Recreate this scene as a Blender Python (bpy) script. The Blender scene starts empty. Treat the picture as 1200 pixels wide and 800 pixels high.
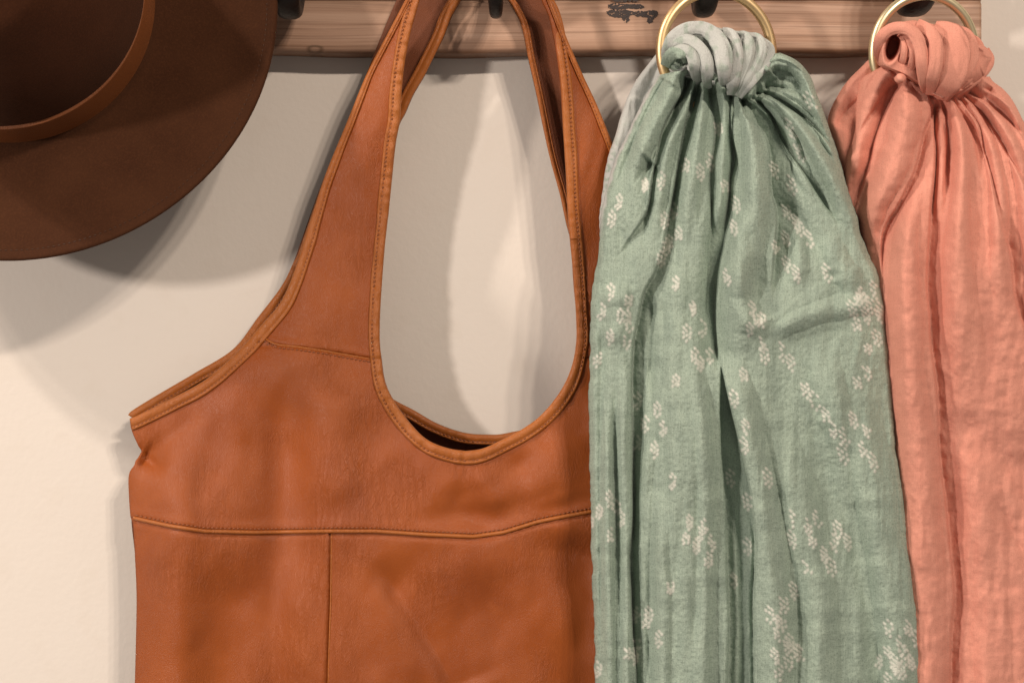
import bpy, math, random
import numpy as np
from mathutils import Vector, Matrix
from mathutils.geometry import delaunay_2d_cdt

# ------------------------------------------------------------------ camera, world, lamps, exposure
D = 0.90            # camera distance from the wall (m)
TAN = 0.353         # half width / distance
H0 = 1.50           # height of the optical axis above the floor
sc = bpy.context.scene
cam = bpy.data.objects.new('camera', bpy.data.cameras.new('camera'))
sc.collection.objects.link(cam)
cam.location = (0, -D, H0)
cam.rotation_euler = (math.radians(90), 0, 0)
cam.data.sensor_width = 36
cam.data.lens = 18 / TAN
cam.data.clip_start = 0.01
cam.data.clip_end = 50
sc.camera = cam

w = bpy.data.worlds.new('World'); sc.world = w; w.use_nodes = True
w.node_tree.nodes['Background'].inputs[0].default_value = (1.0, 0.87, 0.77, 1)
w.node_tree.nodes['Background'].inputs[1].default_value = 0.25

def lamp(name, loc, aim, power, col, size):
    l = bpy.data.lights.new(name, 'AREA'); l.shape = 'DISK'; l.size = size
    l.energy = power; l.color = col
    o = bpy.data.objects.new(name, l); sc.collection.objects.link(o)
    o.location = loc
    o.rotation_euler = (Vector(aim) - Vector(loc)).to_track_quat('-Z', 'Y').to_euler()
    return o
AIM = (0, -0.04, H0)
WARM = (1.0, 0.80, 0.60)
lamp('spot_lamp', (-1.50, -1.00, H0 + 1.42), AIM, 21, (1.0, 0.85, 0.73), 0.10)
lamp('spot_lamp', (-1.66, -1.10, H0 + 1.42), AIM, 8, (1.0, 0.84, 0.70), 0.07)
lamp('spot_lamp', (-1.55, -1.50, H0 + 0.22), AIM, 23, (1.0, 0.87, 0.77), 0.15)
lamp('spot_lamp', (0.66, -1.50, H0 + 0.97), AIM, 8.2, (1.0, 0.84, 0.70), 0.07)
lamp('spot_lamp', (0.80, -1.50, H0 + 0.97), AIM, 8.2, (1.0, 0.84, 0.70), 0.07)
lamp('spot_lamp', (0.95, -1.50, H0 + 0.99), AIM, 8.2, (1.0, 0.84, 0.70), 0.07)

sc.view_settings.view_transform = 'Standard'
sc.view_settings.look = 'None'
sc.view_settings.exposure = 0.07
sc.view_settings.gamma = 1.0
sc.render.engine = 'CYCLES'

# ------------------------------------------------------------------ helpers
rng = np.random.default_rng(7)
random.seed(7)

def PX(px, py, d):
    """world point seen at photo pixel (px,py) standing d metres off the wall (arrays ok)"""
    px = np.asarray(px, float); py = np.asarray(py, float); d = np.asarray(d, float)
    k = TAN * (D - d) / 600.0
    x = (px - 600) * k; z = H0 - (py - 400) * k
    return np.stack([x, -d + 0 * x, z], -1)

def sstep(a, b, x):
    t = np.clip((np.asarray(x, float) - a) / (b - a), 0, 1)
    return t * t * (3 - 2 * t)

def link(name, me, mat, parent=None, smooth=True):
    o = bpy.data.objects.new(name, me)
    sc.collection.objects.link(o)
    if mat is not None: me.materials.append(mat)
    if smooth: me.shade_smooth()
    if parent is not None: o.parent = parent
    return o

def mesh_from(name, V, F, mat, parent=None, smooth=True, uv=None, mask=None):
    V = np.asarray(V, float).reshape(-1, 3)
    if parent is not None:
        V = V - np.array(parent.location)
    me = bpy.data.meshes.new(name)
    me.from_pydata(V.tolist(), [], F if isinstance(F, list) else F.tolist())
    if uv is not None:
        at = me.attributes.new('cloth', 'FLOAT_VECTOR', 'POINT')
        u3 = np.zeros((len(V), 3)); u3[:, :2] = uv
        at.data.foreach_set('vector', u3.ravel())
    if mask is not None:
        at = me.attributes.new('mask', 'FLOAT_VECTOR', 'POINT')
        at.data.foreach_set('vector', np.asarray(mask, float).ravel())
    me.update()
    return link(name, me, mat, parent, smooth)

def root(name, loc, label, cat, group=None, kind=None):
    o = bpy.data.objects.new(name, None); sc.collection.objects.link(o)
    o.location = loc; o.empty_display_size = 0.02
    o['label'] = label; o['category'] = cat
    if group: o['group'] = group
    if kind: o['kind'] = kind
    return o

def spline(pts, step=3.0, closed=False):
    """Catmull-Rom through pts, resampled at about step"""
    P = np.asarray(pts, float); n = len(P); out = []
    rngi = range(n) if closed else range(n - 1)
    for i in rngi:
        if closed:
            p0, p1, p2, p3 = P[(i-1) % n], P[i], P[(i+1) % n], P[(i+2) % n]
        else:
            p1, p2 = P[i], P[i+1]
            p0 = P[i-1] if i > 0 else 2*p1 - p2
            p3 = P[i+2] if i+2 < n else 2*p2 - p1
        m = max(1, int(np.linalg.norm(p2 - p1) / step) * 2)
        for k in range(m):
            t = k / m
            out.append(0.5*((2*p1) + (p2-p0)*t + (2*p0-5*p1+4*p2-p3)*t*t + (3*p1-p0-3*p2+p3)*t**3))
    if not closed: out.append(P[-1])
    out = np.array(out)
    q = np.vstack([out, out[:1]]) if closed else out
    L = np.concatenate([[0], np.cumsum(np.linalg.norm(np.diff(q, axis=0), axis=1))])
    m = max(3, int(L[-1] / step) + 1)
    s = np.linspace(0, L[-1], m + (1 if closed else 0))
    if closed: s = s[:-1]
    return np.stack([np.interp(s, L, q[:, k]) for k in range(P.shape[1])], 1)

def vnoise(x, y, seed=0):
    """smooth value noise, arrays"""
    r = np.random.default_rng(seed); T = r.random((64, 64)) * 2 - 1
    xi = np.floor(x).astype(int); yi = np.floor(y).astype(int)
    fx = x - xi; fy = y - yi; fx = fx*fx*(3-2*fx); fy = fy*fy*(3-2*fy)
    a = T[yi % 64, xi % 64]; b = T[yi % 64, (xi+1) % 64]
    c = T[(yi+1) % 64, xi % 64]; d = T[(yi+1) % 64, (xi+1) % 64]
    return (a*(1-fx)+b*fx)*(1-fy) + (c*(1-fx)+d*fx)*fy

def seg_dist(px, py, pts):
    """distance, signed side (>0 = right of a downward line), parameter 0..1"""
    pts = np.asarray(pts, float)
    L = np.concatenate([[0], np.cumsum(np.linalg.norm(np.diff(pts, axis=0), axis=1))])
    best = np.full(px.shape, 1e9); side = np.ones(px.shape); par = np.zeros(px.shape)
    for i in range(len(pts) - 1):
        ax, ay = pts[i]; bx, by = pts[i+1]
        dx, dy = bx-ax, by-ay; l2 = dx*dx+dy*dy + 1e-9
        t = np.clip(((px-ax)*dx + (py-ay)*dy) / l2, 0, 1)
        ex = px-(ax+t*dx); ey = py-(ay+t*dy)
        d = np.hypot(ex, ey); m = d < best
        best = np.where(m, d, best)
        side = np.where(m, np.where(dx*ey - dy*ex < 0, 1.0, -1.0), side)
        par = np.where(m, (L[i] + t*np.sqrt(l2)) / L[-1], par)
    return best, side, par

_SPL = {}
def creases(px, py, items, gain=1.0):
    """sum of fold valleys in metres. item: (pts, amp_left_mm, w_left, amp_right_mm, w_right, taper0, taper1[, p])"""
    H = np.zeros(px.shape)
    for it in items:
        pts, al, wl, ar, wr, t0, t1 = it[:7]
        p = it[7] if len(it) > 7 else 1.0
        key = tuple(pts)
        if key not in _SPL: _SPL[key] = spline(pts, 7.0)
        pts = _SPL[key]
        R = 6.0 * max(wl, wr)
        m = ((px > pts[:, 0].min()-R) & (px < pts[:, 0].max()+R) &
             (py > pts[:, 1].min()-R) & (py < pts[:, 1].max()+R))
        if not m.any(): continue
        d, s, t = seg_dist(px[m], py[m], pts)
        tap = sstep(0, t0+1e-6, t) * sstep(0, t1+1e-6, 1-t) if (t0 or t1) else 1.0
        if t0 == 0 and t1 > 0: tap = sstep(0, t1, 1-t)
        if t1 == 0 and t0 > 0: tap = sstep(0, t0, t)
        # soft join between the two sides so that a step is a steep wall, not a tear
        k = sstep(-1.6, 1.6, d*s)
        if p == 1.0:     # sharp valley between two rounded rolls
            fl = .42*np.exp(-d/wl) + .58*np.exp(-(d/(1.7*wl))**1.6)
            fr = .42*np.exp(-d/wr) + .58*np.exp(-(d/(1.7*wr))**1.6)
        else:
            fl = np.exp(-(d/wl)**p); fr = np.exp(-(d/wr)**p); k = sstep(-wl, wr, d*s)
        H[m] += gain * tap * (al*fl*(1-k) + ar*fr*k) * 1e-3
    return H

def grid_faces(nr, nc, wrap=False):
    i = np.arange(nr-1)[:, None]; j = np.arange(nc if wrap else nc-1)[None, :]
    j2 = (j+1) % nc
    a = i*nc+j; b = i*nc+j2; c = (i+1)*nc+j2; d = (i+1)*nc+j
    return np.stack([a, d, c, b], -1).reshape(-1, 4)

# ------------------------------------------------------------------ node helpers
def new_mat(name):
    m = bpy.data.materials.new(name); m.use_nodes = True
    nt = m.node_tree; b = nt.nodes['Principled BSDF']
    return m, nt, b

class N:
    def __init__(s, nt): s.nt = nt
    def n(s, typ, ins=None, **kw):
        x = s.nt.nodes.new(typ)
        for k, v in kw.items(): setattr(x, k, v)
        for k, v in (ins or {}).items():
            if isinstance(v, bpy.types.NodeSocket): s.nt.links.new(v, x.inputs[k])
            else: x.inputs[k].default_value = v
        return x
    def math(s, op, a, b=0.0, c=None, clamp=False):
        x = s.n('ShaderNodeMath', {0: a, 1: b}, operation=op, use_clamp=clamp)
        if c is not None:
            if isinstance(c, bpy.types.NodeSocket): s.nt.links.new(c, x.inputs[2])
            else: x.inputs[2].default_value = c
        return x.outputs[0]
    def noise(s, vec, scale, detail=3.0, rough=0.5, dist=0.0):
        return s.n('ShaderNodeTexNoise', {'Vector': vec, 'Scale': scale, 'Detail': detail, 'Roughness': rough, 'Distortion': dist}).outputs['Fac']
    def map(s, vec, scale=(1,1,1), loc=(0,0,0), rot=(0,0,0)):
        return s.n('ShaderNodeMapping', {'Vector': vec, 'Scale': scale, 'Location': loc, 'Rotation': rot}).outputs[0]
    def mix(s, f, a, b, blend='MIX'):
        x = s.n('ShaderNodeMix', data_type='RGBA', blend_type=blend)
        for sock, v in ((x.inputs['Factor'], f), (x.inputs[6], a), (x.inputs[7], b)):
            if isinstance(v, bpy.types.NodeSocket): s.nt.links.new(v, sock)
            else: sock.default_value = v if not isinstance(v, tuple) or len(v) == 4 else (*v, 1)
        return x.outputs[2]
    def ramp(s, fac, stops):
        x = s.n('ShaderNodeValToRGB', {'Fac': fac}); e = x.color_ramp.elements
        while len(e) < len(stops): e.new(0.5)
        for el, (p, c) in zip(e, stops):
            el.position = p; el.color = (*c, 1) if len(c) == 3 else c
        return x.outputs[0]
    def rng(s, v, a, b, c=0.0, d=1.0):
        x = s.n('ShaderNodeMapRange', {0: v, 1: a, 2: b, 3: c, 4: d}); return x.outputs[0]
    def bump(s, h, strength, dist, normal=None):
        x = s.n('ShaderNodeBump', {'Height': h, 'Strength': strength, 'Distance': dist})
        if normal is not None: s.nt.links.new(normal, x.inputs['Normal'])
        return x.outputs[0]
    def out(s, bsdf, **kw):
        for k, v in kw.items():
            k = k.replace('_', ' ')
            if isinstance(v, bpy.types.NodeSocket): s.nt.links.new(v, bsdf.inputs[k])
            else: bsdf.inputs[k].default_value = v if not (isinstance(v, tuple) and len(v) == 3) else (*v, 1)

def objco(N_): return N_.n('ShaderNodeTexCoord').outputs['Object']

# ------------------------------------------------------------------ materials
def mat_wall():
    m, nt, b = new_mat('painted_plaster'); g = N(nt); co = objco(g)
    n1 = g.noise(co, 2.5, 4); n2 = g.noise(co, 260, 3); n3 = g.noise(co, 40, 4)
    col = g.mix(g.rng(n1, .35, .65), (0.645, 0.598, 0.545), (0.68, 0.637, 0.585))
    col = g.mix(g.math('MULTIPLY', g.rng(n3, .55, .75), .25), col, (0.60, 0.54, 0.47))
    h = g.math('ADD', g.math('MULTIPLY', n2, .5), g.math('MULTIPLY', n3, .6))
    g.out(b, Base_Color=col, Roughness=0.75, Normal=g.bump(h, .4, .0008))
    b.inputs['Specular IOR Level'].default_value = .25
    return m

def mat_wood():
    m, nt, b = new_mat('weathered_pine'); g = N(nt); co = objco(g)
    wob = g.n('ShaderNodeVectorMath', {0: co, 1: g.n('ShaderNodeVectorMath', {0: g.n('ShaderNodeTexNoise', {'Vector': g.map(co, (3, 3, 12)), 'Scale': 1.0, 'Detail': 2.0}).outputs['Color'], 'Scale': .02}, operation='SCALE').outputs[0]}, operation='ADD').outputs[0]
    st = g.noise(g.map(wob, (1.4, 8, 110)), 1.0, 6, .62)
    st2 = g.noise(g.map(wob, (9, 30, 620)), 1.0, 4, .6)
    st3 = g.noise(g.map(co, (1.3, 5, 30)), 1.0, 3, .5)
    col = g.ramp(st, [(.28, (.15, .075, .043)), (.42, (.31, .18, .115)), (.58, (.42, .265, .185)), (.78, (.52, .36, .27))])
    col = g.mix(g.math('MULTIPLY', g.rng(st2, .50, .70), .75), col, (.17, .09, .05))
    col = g.mix(g.math('MULTIPLY', g.rng(st3, .50, .68), .35), col, (.62, .47, .36))
    # the knot, and a darker tone along the lower edge
    kv = g.n('ShaderNodeVectorMath', {0: co, 1: (PK[0], PK[1], PK[2])}, operation='SUBTRACT').outputs[0]
    kd = g.n('ShaderNodeVectorMath', {0: g.map(kv, (1.0, 0, 2.2))}, operation='LENGTH').outputs['Value']
    kd = g.math('ADD', kd, g.math('MULTIPLY', g.math('SUBTRACT', st, .5), .004))
    ringm = g.math('SUBTRACT', 1.0, g.math('ABSOLUTE', g.math('DIVIDE', g.math('SUBTRACT', kd, .0042), .0022)), clamp=True)
    col = g.mix(g.math('MULTIPLY', ringm, .8), col, (.09, .055, .03))
    z = g.n('ShaderNodeSeparateXYZ', {0: co}).outputs[2]
    ed = g.math('MULTIPLY', g.rng(g.math('ADD', z, g.math('MULTIPLY', st3, .004)), .0062, .0022), g.rng(g.noise(g.map(co, (14, 1, 1)), 1, 3), .3, .55, .35, .9))
    col = g.mix(ed, col, (.13, .055, .022))
    h = g.math('ADD', st, g.math('MULTIPLY', st2, .6))
    g.out(b, Base_Color=col, Roughness=g.rng(st, .3, .8, .62, .42), Normal=g.bump(h, .35, .0012))
    return m

def mat_leather(name, base, dark, light, rough=.42, scale=1.0):
    m, nt, b = new_mat(name); g = N(nt); co = objco(g)
    big = g.noise(co, 16, 4); mid = g.noise(co, 75, 4, .6)
    peb = g.n('ShaderNodeTexVoronoi', {'Vector': g.n('ShaderNodeVectorMath', {0: co, 1: g.n('ShaderNodeVectorMath', {0: g.n('ShaderNodeTexNoise', {'Vector': co, 'Scale': 300.0}).outputs['Color'], 'Scale': .0012}, operation='SCALE').outputs[0]}, operation='ADD').outputs[0], 'Scale': 1150*scale, 'Randomness': 1.0}, feature='DISTANCE_TO_EDGE').outputs['Distance']
    pe = g.rng(peb, 0, .28)
    wr = g.noise(g.map(co, (1, 1, .28), rot=(0, .22, 0)), 330, 5, .68, .6)
    wm = g.rng(g.noise(co, 22, 2), .46, .66)
    wr2 = g.math('MULTIPLY', g.rng(g.math('ABSOLUTE', g.math('SUBTRACT', wr, .5)), 0, .09), 1.0)
    wrk = g.math('MULTIPLY', g.math('SUBTRACT', wr2, 1.0), wm)
    col = g.mix(g.rng(big, .28, .72), dark, base)
    col = g.mix(g.math('MULTIPLY', g.rng(mid, .5, .75), .22), col, light)
    col = g.mix(g.math('MULTIPLY', g.math('SUBTRACT', 1.0, pe), .22), col, dark)
    h = g.math('ADD', g.math('MULTIPLY', pe, .30), g.math('MULTIPLY', wrk, .9))
    h = g.math('ADD', h, g.math('MULTIPLY', mid, .45))
    g.out(b, Base_Color=col, Roughness=g.math('ADD', g.math('MULTIPLY', mid, .22), rough - .08), Normal=g.bump(h, .62, .00045))
    b.inputs['Specular IOR Level'].default_value = .34
    return m

def mat_plain(name, col, rough=.5, metal=0.0, nscale=200, nstr=.2, ndist=.0004, var=.15, coat=0):
    m, nt, b = new_mat(name); g = N(nt); co = objco(g)
    n1 = g.noise(co, nscale, 4); n2 = g.noise(co, nscale*.15, 3)
    c2 = tuple(max(0, c*(1-var)) for c in col)
    g.out(b, Base_Color=g.mix(g.rng(n2, .35, .65), c2, col), Roughness=g.rng(n2, .3, .7, rough*.85, rough*1.15), Metallic=metal, Normal=g.bump(n1, nstr, ndist))
    return m

def mat_felt(name, col, col2):
    m, nt, b = new_mat(name); g = N(nt); co = objco(g)
    n1 = g.noise(co, 900, 3, .7); n2 = g.noise(co, 28, 4); n3 = g.noise(co, 260, 3)
    c = g.mix(g.rng(n2, .35, .65), col, col2)
    c = g.mix(g.math('MULTIPLY', g.rng(n1, .45, .75), .35), c, tuple(min(1, x*1.9) for x in col2))
    g.out(b, Base_Color=c, Roughness=.95, Normal=g.bump(g.math('ADD', n1, g.math('MULTIPLY', n3, .8)), .5, .0005))
    b.inputs['Sheen Weight'].default_value = .05
    b.inputs['Sheen Roughness'].default_value = .5
    b.inputs['Sheen Tint'].default_value = (.8, .5, .35, 1)
    b.inputs['Specular IOR Level'].default_value = .15
    return m

def mat_cloth(name, base, shade, rev, motif, coarse=1.0, threads=.5, sheen=.25, slub=.5):
    """woven gauze: 'cloth' carries the cloth's own coordinates, 'mask' x = woven motif, y = reverse side"""
    m, nt, b = new_mat(name); g = N(nt)
    uv = g.n('ShaderNodeAttribute', attribute_name='cloth').outputs['Vector']
    mk = g.n('ShaderNodeSeparateXYZ', {0: g.n('ShaderNodeAttribute', attribute_name='mask').outputs['Vector']})
    warp = g.noise(g.map(uv, (105*coarse, 9, 1)), 1.0, 3, .7)
    weft = g.noise(g.map(uv, (11, 105*coarse, 1)), 1.0, 3, .7)
    blot = g.noise(g.map(uv, (6, 3, 1)), 1.0, 4, .6)
    fine = g.noise(g.map(uv, (1, .8, 1)), 62*coarse, 2, .7)
    slb = g.noise(g.map(uv, (70*coarse, 2.2, 1)), 1.0, 4, .65)
    dia = g.noise(g.map(uv, (90*coarse, 25, 1), rot=(0, 0, .6)), 1.0, 2, .6)
    col = g.mix(g.rng(blot, .3, .7), shade, base)
    col = g.mix(g.math('MULTIPLY', g.rng(slb, .48, .70), slub), col, tuple(min(1, c*1.30) for c in base))
    col = g.mix(g.math('MULTIPLY', g.rng(fine, .50, .72), threads*1.0), col, tuple(c*.55 for c in shade))
    col = g.mix(g.math('MULTIPLY', g.rng(warp, .52, .72), threads*.55), col, tuple(c*.62 for c in shade))
    col = g.mix(g.math('MULTIPLY', g.rng(weft, .52, .72), threads*.4), col, tuple(min(1, c*1.35) for c in base))
    revc = g.mix(g.math('MULTIPLY', g.rng(fine, .52, .70), .45), rev, tuple(c*.72 for c in rev))
    col = g.mix(mk.outputs[1], col, revc)
    mm = g.math('MULTIPLY', mk.outputs[0], g.rng(fine, .25, .5, .62, 1.0))
    col = g.mix(mm, col, motif)
    h = g.math('ADD', g.math('MULTIPLY', warp, .8), g.math('MULTIPLY', weft, .8))
    h = g.math('ADD', h, g.math('MULTIPLY', fine, .5))
    h = g.math('ADD', h, g.math('MULTIPLY', dia, .5))
    h = g.math('ADD', h, g.math('MULTIPLY', slb, .35))
    h = g.math('ADD', h, g.math('MULTIPLY', mk.outputs[0], 1.0))
    g.out(b, Base_Color=col, Roughness=.92, Normal=g.bump(h, .45 + .35*threads, .00055))
    b.inputs['Sheen Weight'].default_value = sheen
    b.inputs['Sheen Roughness'].default_value = .45
    b.inputs['Specular IOR Level'].default_value = .12
    return m

# the board's lower left corner is its origin
BD = 0.020
B0 = PX(-260, 62, BD); PKW = PX(369, 58, BD)
PK = tuple(PKW - B0)
M_WALL = mat_wall(); M_WOOD = mat_wood()
M_LEATHER = mat_leather('tan_leather', (.318, .0765, .0115), (.225, .0485, .0070), (.385, .104, .021))
M_BIND = mat_leather('tan_leather_binding', (.385, .122, .024), (.31, .088, .016), (.47, .175, .050), .36)
M_INNER = mat_leather('leather_inside_shaded', (.14, .037, .0095), (.115, .030, .0075), (.17, .048, .013), .6)  # tan leather darkened: shade of the bag's interior put into the colour
M_THREAD = mat_plain('stitching_thread', (.27, .085, .03), .7)
M_THREADL = mat_plain('pale_stitching_thread', (.50, .22, .10), .7)
M_IRON = mat_plain('blackened_iron', (.022, .018, .016), .42, .6, 400, .5, .0006, .4)
M_BRASS = mat_plain('satin_brass', (.74, .55, .30), .44, 1.0, 60, .05, .0003, .10)
M_BRASS2 = mat_plain('pale_satin_brass', (.70, .61, .40), .42, 1.0, 60, .05, .0003, .10)
M_FELT = mat_felt('brown_felt', (.040, .0135, .0050), (.052, .0185, .0072))
M_FELTC = mat_felt('brown_felt_crown', (.036, .0110, .0040), (.048, .0155, .0060))
M_HBAND = mat_leather('hat_band_leather', (.20, .062, .016), (.175, .052, .013), (.23, .074, .02), .55)
M_GREEN = mat_cloth('sage_gauze', (.325, .405, .335), (.245, .312, .262), (.47, .49, .47), (.66, .66, .60), 1.0, .75, .03, .45)
M_CORAL = mat_cloth('coral_muslin', (.665, .300, .226), (.585, .252, .188), (.80, .30, .2), (.8, .3, .2), 1.3, .38, .0, .18)
M_STAIN = mat_plain('flaking_black_paint', (.045, .033, .030), .8, 0, 900, .8, .0006, .45)

# ------------------------------------------------------------------ the setting
def build_wall():
    V = [(-2.5, 0, -0.02), (2.5, 0, -0.02), (2.5, 0, 3.4), (-2.5, 0, 3.4),
         (-2.5, .1, -0.02), (2.5, .1, -0.02), (2.5, .1, 3.4), (-2.5, .1, 3.4)]
    F = [[0, 1, 2, 3], [5, 4, 7, 6], [4, 0, 3, 7], [1, 5, 6, 2], [3, 2, 6, 7], [4, 5, 1, 0]]
    o = mesh_from('wall', V, F, M_WALL, None, False); o['kind'] = 'structure'
    o['label'] = 'cream painted wall behind the hanging hat, bag and scarves'
build_wall()

def build_rack():
    r = root('coat_rack', tuple(B0), 'weathered wooden board with black iron hooks fixed along the wall', 'coat rack')
    x0, z0 = B0[0], B0[2]; x1 = PX(1151, 0, BD)[0]; z1 = PX(0, -190, BD)[2]
    # profile (y toward room negative, z): rounded lower arris, shallow groove high up
    zg = PX(0, 2, BD)[2]
    prof = [(-.0002, z0+.001), (-BD+.0045, z0), (-BD+.0018, z0+.0008), (-BD+.0004, z0+.0026), (-BD, z0+.005),
            (-BD, zg-.0012), (-BD+.0012, zg-.0004), (-BD+.0012, zg+.0006), (-BD, zg+.0014),
            (-BD, z1-.004), (-BD+.004, z1), (-.0002, z1)]
    xs = np.concatenate([[x0], np.linspace(x0+.002, x1-.002, 180), [x1-.0008, x1]])
    V = []
    for k, x in enumerate(xs):
        e = .0015 if k == len(xs)-1 else (.0004 if k == len(xs)-2 else 0)
        for j, (y, z) in enumerate(prof):
            wob = .0005*math.sin(x*31)+.0004*math.sin(x*83+1) if j < 5 else 0
            V.append((x, min(-.0002, y + (e if y < -.01 else 0)), z + wob))
    F = grid_faces(len(xs), len(prof), True).tolist()
    n = len(prof)
    F += [list(range(n)), [ (len(xs)-1)*n + i for i in range(n)][::-1]]
    o = mesh_from('board', V, F, M_WOOD, r, True)
    try:
        o.data.set_sharp_from_angle(angle=math.radians(40))
    except Exception: pass
    # hooks: cast arm sweeping out of a plate, dipping, then rising to a ball
    for (cx, wid, bot, lean) in ((340, 18, 22, -2), (580.5, 10, 21, 1), (825, 16, 20, 0), (1069, 22, 19, 3)):
        build_hook(r, cx, wid, bot, lean)
    build_stain(r)
    return r

def build_hook(r, cx, wid, bot, lean):
    base = PX(cx, bot, BD+.03)
    X, Zb = base[0], base[2]
    u = .00048
    # centre line in (y, z) relative to the bottom of the arm
    cl = spline([(-BD-.002, .060), (-BD-.006, .048), (-BD-.010, .028), (-BD-.018, .010), (-BD-.030, .0045),
                 (-BD-.043, .010), (-BD-.050, .024), (-BD-.052, .038)], .0025)
    V = []; nr = len(cl); nc = 16
    for i, (y, z) in enumerate(cl):
        t = i/(nr-1)
        ta = cl[min(i+1, nr-1)] - cl[max(i-1, 0)]; ta = ta/np.linalg.norm(ta)
        nrm = np.array([-ta[1], ta[0]])
        hw = wid*u*(1.0 + .35*math.cos(t*math.pi*2)*.6) * (1 - .25*sstep(.75, 1, t))
        th = .0038 + .001*math.sin(t*3.1)
        for k in range(nc):
            a = 2*math.pi*k/nc
            cxx = math.copysign(abs(math.cos(a))**.8, math.cos(a)); sy = math.copysign(abs(math.sin(a))**.8, math.sin(a))
            V.append((X + hw*cxx + lean*u*t, y + nrm[0]*th*sy, Zb + z + nrm[1]*th*sy))
    F = grid_faces(nr, nc, True).tolist() + [list(range(nc)), [(nr-1)*nc+k for k in range(nc)][::-1]]
    h = mesh_from('hook', V, F, M_IRON, r)
    # ball finial and wall plate with two screws
    Vb = []; c = np.array([X+lean*u, -BD-.052, Zb+.042])
    for i in range(9):
        for k in range(14):
            ph = math.pi*(i+.02)/8.04; a = 2*math.pi*k/14
            Vb.append(c + .0075*np.array([math.sin(ph)*math.cos(a), math.sin(ph)*math.sin(a), math.cos(ph)]))
    ob = mesh_from('finial', Vb, grid_faces(9, 14, True), M_IRON, None); reparent(ob, h)
    Vp = []
    zt, zb = Zb+.092, Zb+.034
    for i in range(13):
        t = i/12; z = zb+(zt-zb)*t
        hw = .011*math.sqrt(max(.02, 1-(2*t-1)**4))*(1-.15*math.cos(t*2*math.pi))
        for k, (a, b2) in enumerate(((-1, 0), (-1, .5), (-.8, 1), (.8, 1), (1, .5), (1, 0))):
            Vp.append((X+hw*a, -BD-.0001-.0035*b2, z))
    Fp = grid_faces(13, 6, True).tolist() + [list(range(6)), [72+k for k in range(6)][::-1]]
    op = mesh_from('back_plate', Vp, Fp, M_IRON, None); reparent(op, h)
    for zz in (zt-.010, zb+.009):
        Vs = [(X, -BD-.0052, zz)]
        for k in range(12):
            a = 2*math.pi*k/12; Vs.append((X+.003*math.cos(a), -BD-.0046, zz+.003*math.sin(a)))
        for k in range(12):
            a = 2*math.pi*k/12; Vs.append((X+.0034*math.cos(a), -BD-.0034, zz+.0034*math.sin(a)))
        Fs = [[0, 1+k, 1+(k+1) % 12] for k in range(12)] + [[1+k, 13+k, 13+(k+1) % 12, 1+(k+1) % 12] for k in range(12)]
        reparent(mesh_from('screw', Vs, Fs, M_IRON, None), h)
    return h

def reparent(o, p):
    """o was built in world coordinates; hang it under p (whose mesh is in its root's frame)"""
    off = Vector((0, 0, 0)); q = p
    while q is not None:
        off += Vector(q.location); q = q.parent
    o.data.transform(Matrix.Translation(-off))
    o.parent = p

def poly_sheet(poly, step, inner_fn=None, holes=()):
    """triangulate the inside of a closed pixel polygon with a hex grid of points"""
    poly = np.asarray(poly, float)
    x0, y0 = poly.min(0); x1, y1 = poly.max(0)
    ys = np.arange(y0, y1, step*.866); pts = []
    for i, y in enumerate(ys):
        xs = np.arange(x0 + (step/2 if i % 2 else 0), x1, step)
        pts.append(np.stack([xs, np.full_like(xs, y)], 1))
    pts = np.concatenate(pts)
    def inside(pts, pl):
        a = pl; b = np.roll(pl, -1, axis=0); r = np.zeros(len(pts), bool)
        for (ax, ay), (bx, by) in zip(a, b):
            if ay == by: continue
            c = ((ay > pts[:, 1]) != (by > pts[:, 1])) & (pts[:, 0] < (bx-ax)*(pts[:, 1]-ay)/(by-ay)+ax)
            r ^= c
        return r
    pts = pts[inside(pts, poly)]
    # drop the ones that crowd the outline
    keep = np.ones(len(pts), bool)
    for p in poly:
        keep &= np.hypot(pts[:, 0]-p[0], pts[:, 1]-p[1]) > step*.5
    pts = pts[keep]
    allp = np.vstack([poly, pts]); n = len(poly)
    edges = [(i, (i+1) % n) for i in range(n)]
    vv, ee, ff, *_ = delaunay_2d_cdt([Vector(p) for p in allp], edges, [], 1, 1e-4)
    V = np.array([(v.x, v.y) for v in vv])
    F = [list(f) for f in ff]
    # consistent winding (pixel y runs down)
    a, b, c = V[F[0][0]], V[F[0][1]], V[F[0][2]]
    if (b-a)[0]*(c-a)[1] - (b-a)[1]*(c-a)[0] > 0:
        F = [f[::-1] for f in F]
    return V, F

def build_stain(r):
    blobs = [[(713, 6), (722, 4), (735, 5.5), (749, 5), (755, 9), (748, 11), (736, 10.5), (724, 12), (714, 10)],
             [(711, 14), (719, 11.5), (728, 12.5), (733, 12), (743, 13.5), (748, 13), (756, 13.5), (764, 12.5), (770, 13), (771, 17), (769, 20),
              (766, 22), (765, 26), (761, 28), (758, 25), (759, 21), (753, 20), (746, 19.5), (741, 18), (737, 20), (738, 24), (734, 27), (730, 24.5), (728, 21.5), (721, 21), (714, 18.5)],
             [(717, -1), (730, 0), (744, -1.5), (748, 1.2), (738, 3), (722, 2.6)]]
    V = []; F = []
    for b in blobs:
        p = spline(b, .8, True)
        n = len(p); ph = np.arange(n)
        p = p + np.stack([vnoise(ph*.9, ph*0, 3)*1.0, vnoise(ph*.9, ph*0+5, 4)*.9], 1)
        vv, ff = poly_sheet(p, 1.6)
        k = len(V); V += PX(vv[:, 0], vv[:, 1], BD+.00025).tolist()
        hole = []
        for f in ff:
            c = vv[f].mean(0)
            if vnoise(np.array([c[0]*.42]), np.array([c[1]*.75]), 9)[0] > .6: continue
            F.append([k+i for i in f])
    mesh_from('paint_mark', V, F, M_STAIN, r, False)

build_rack()

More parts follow.
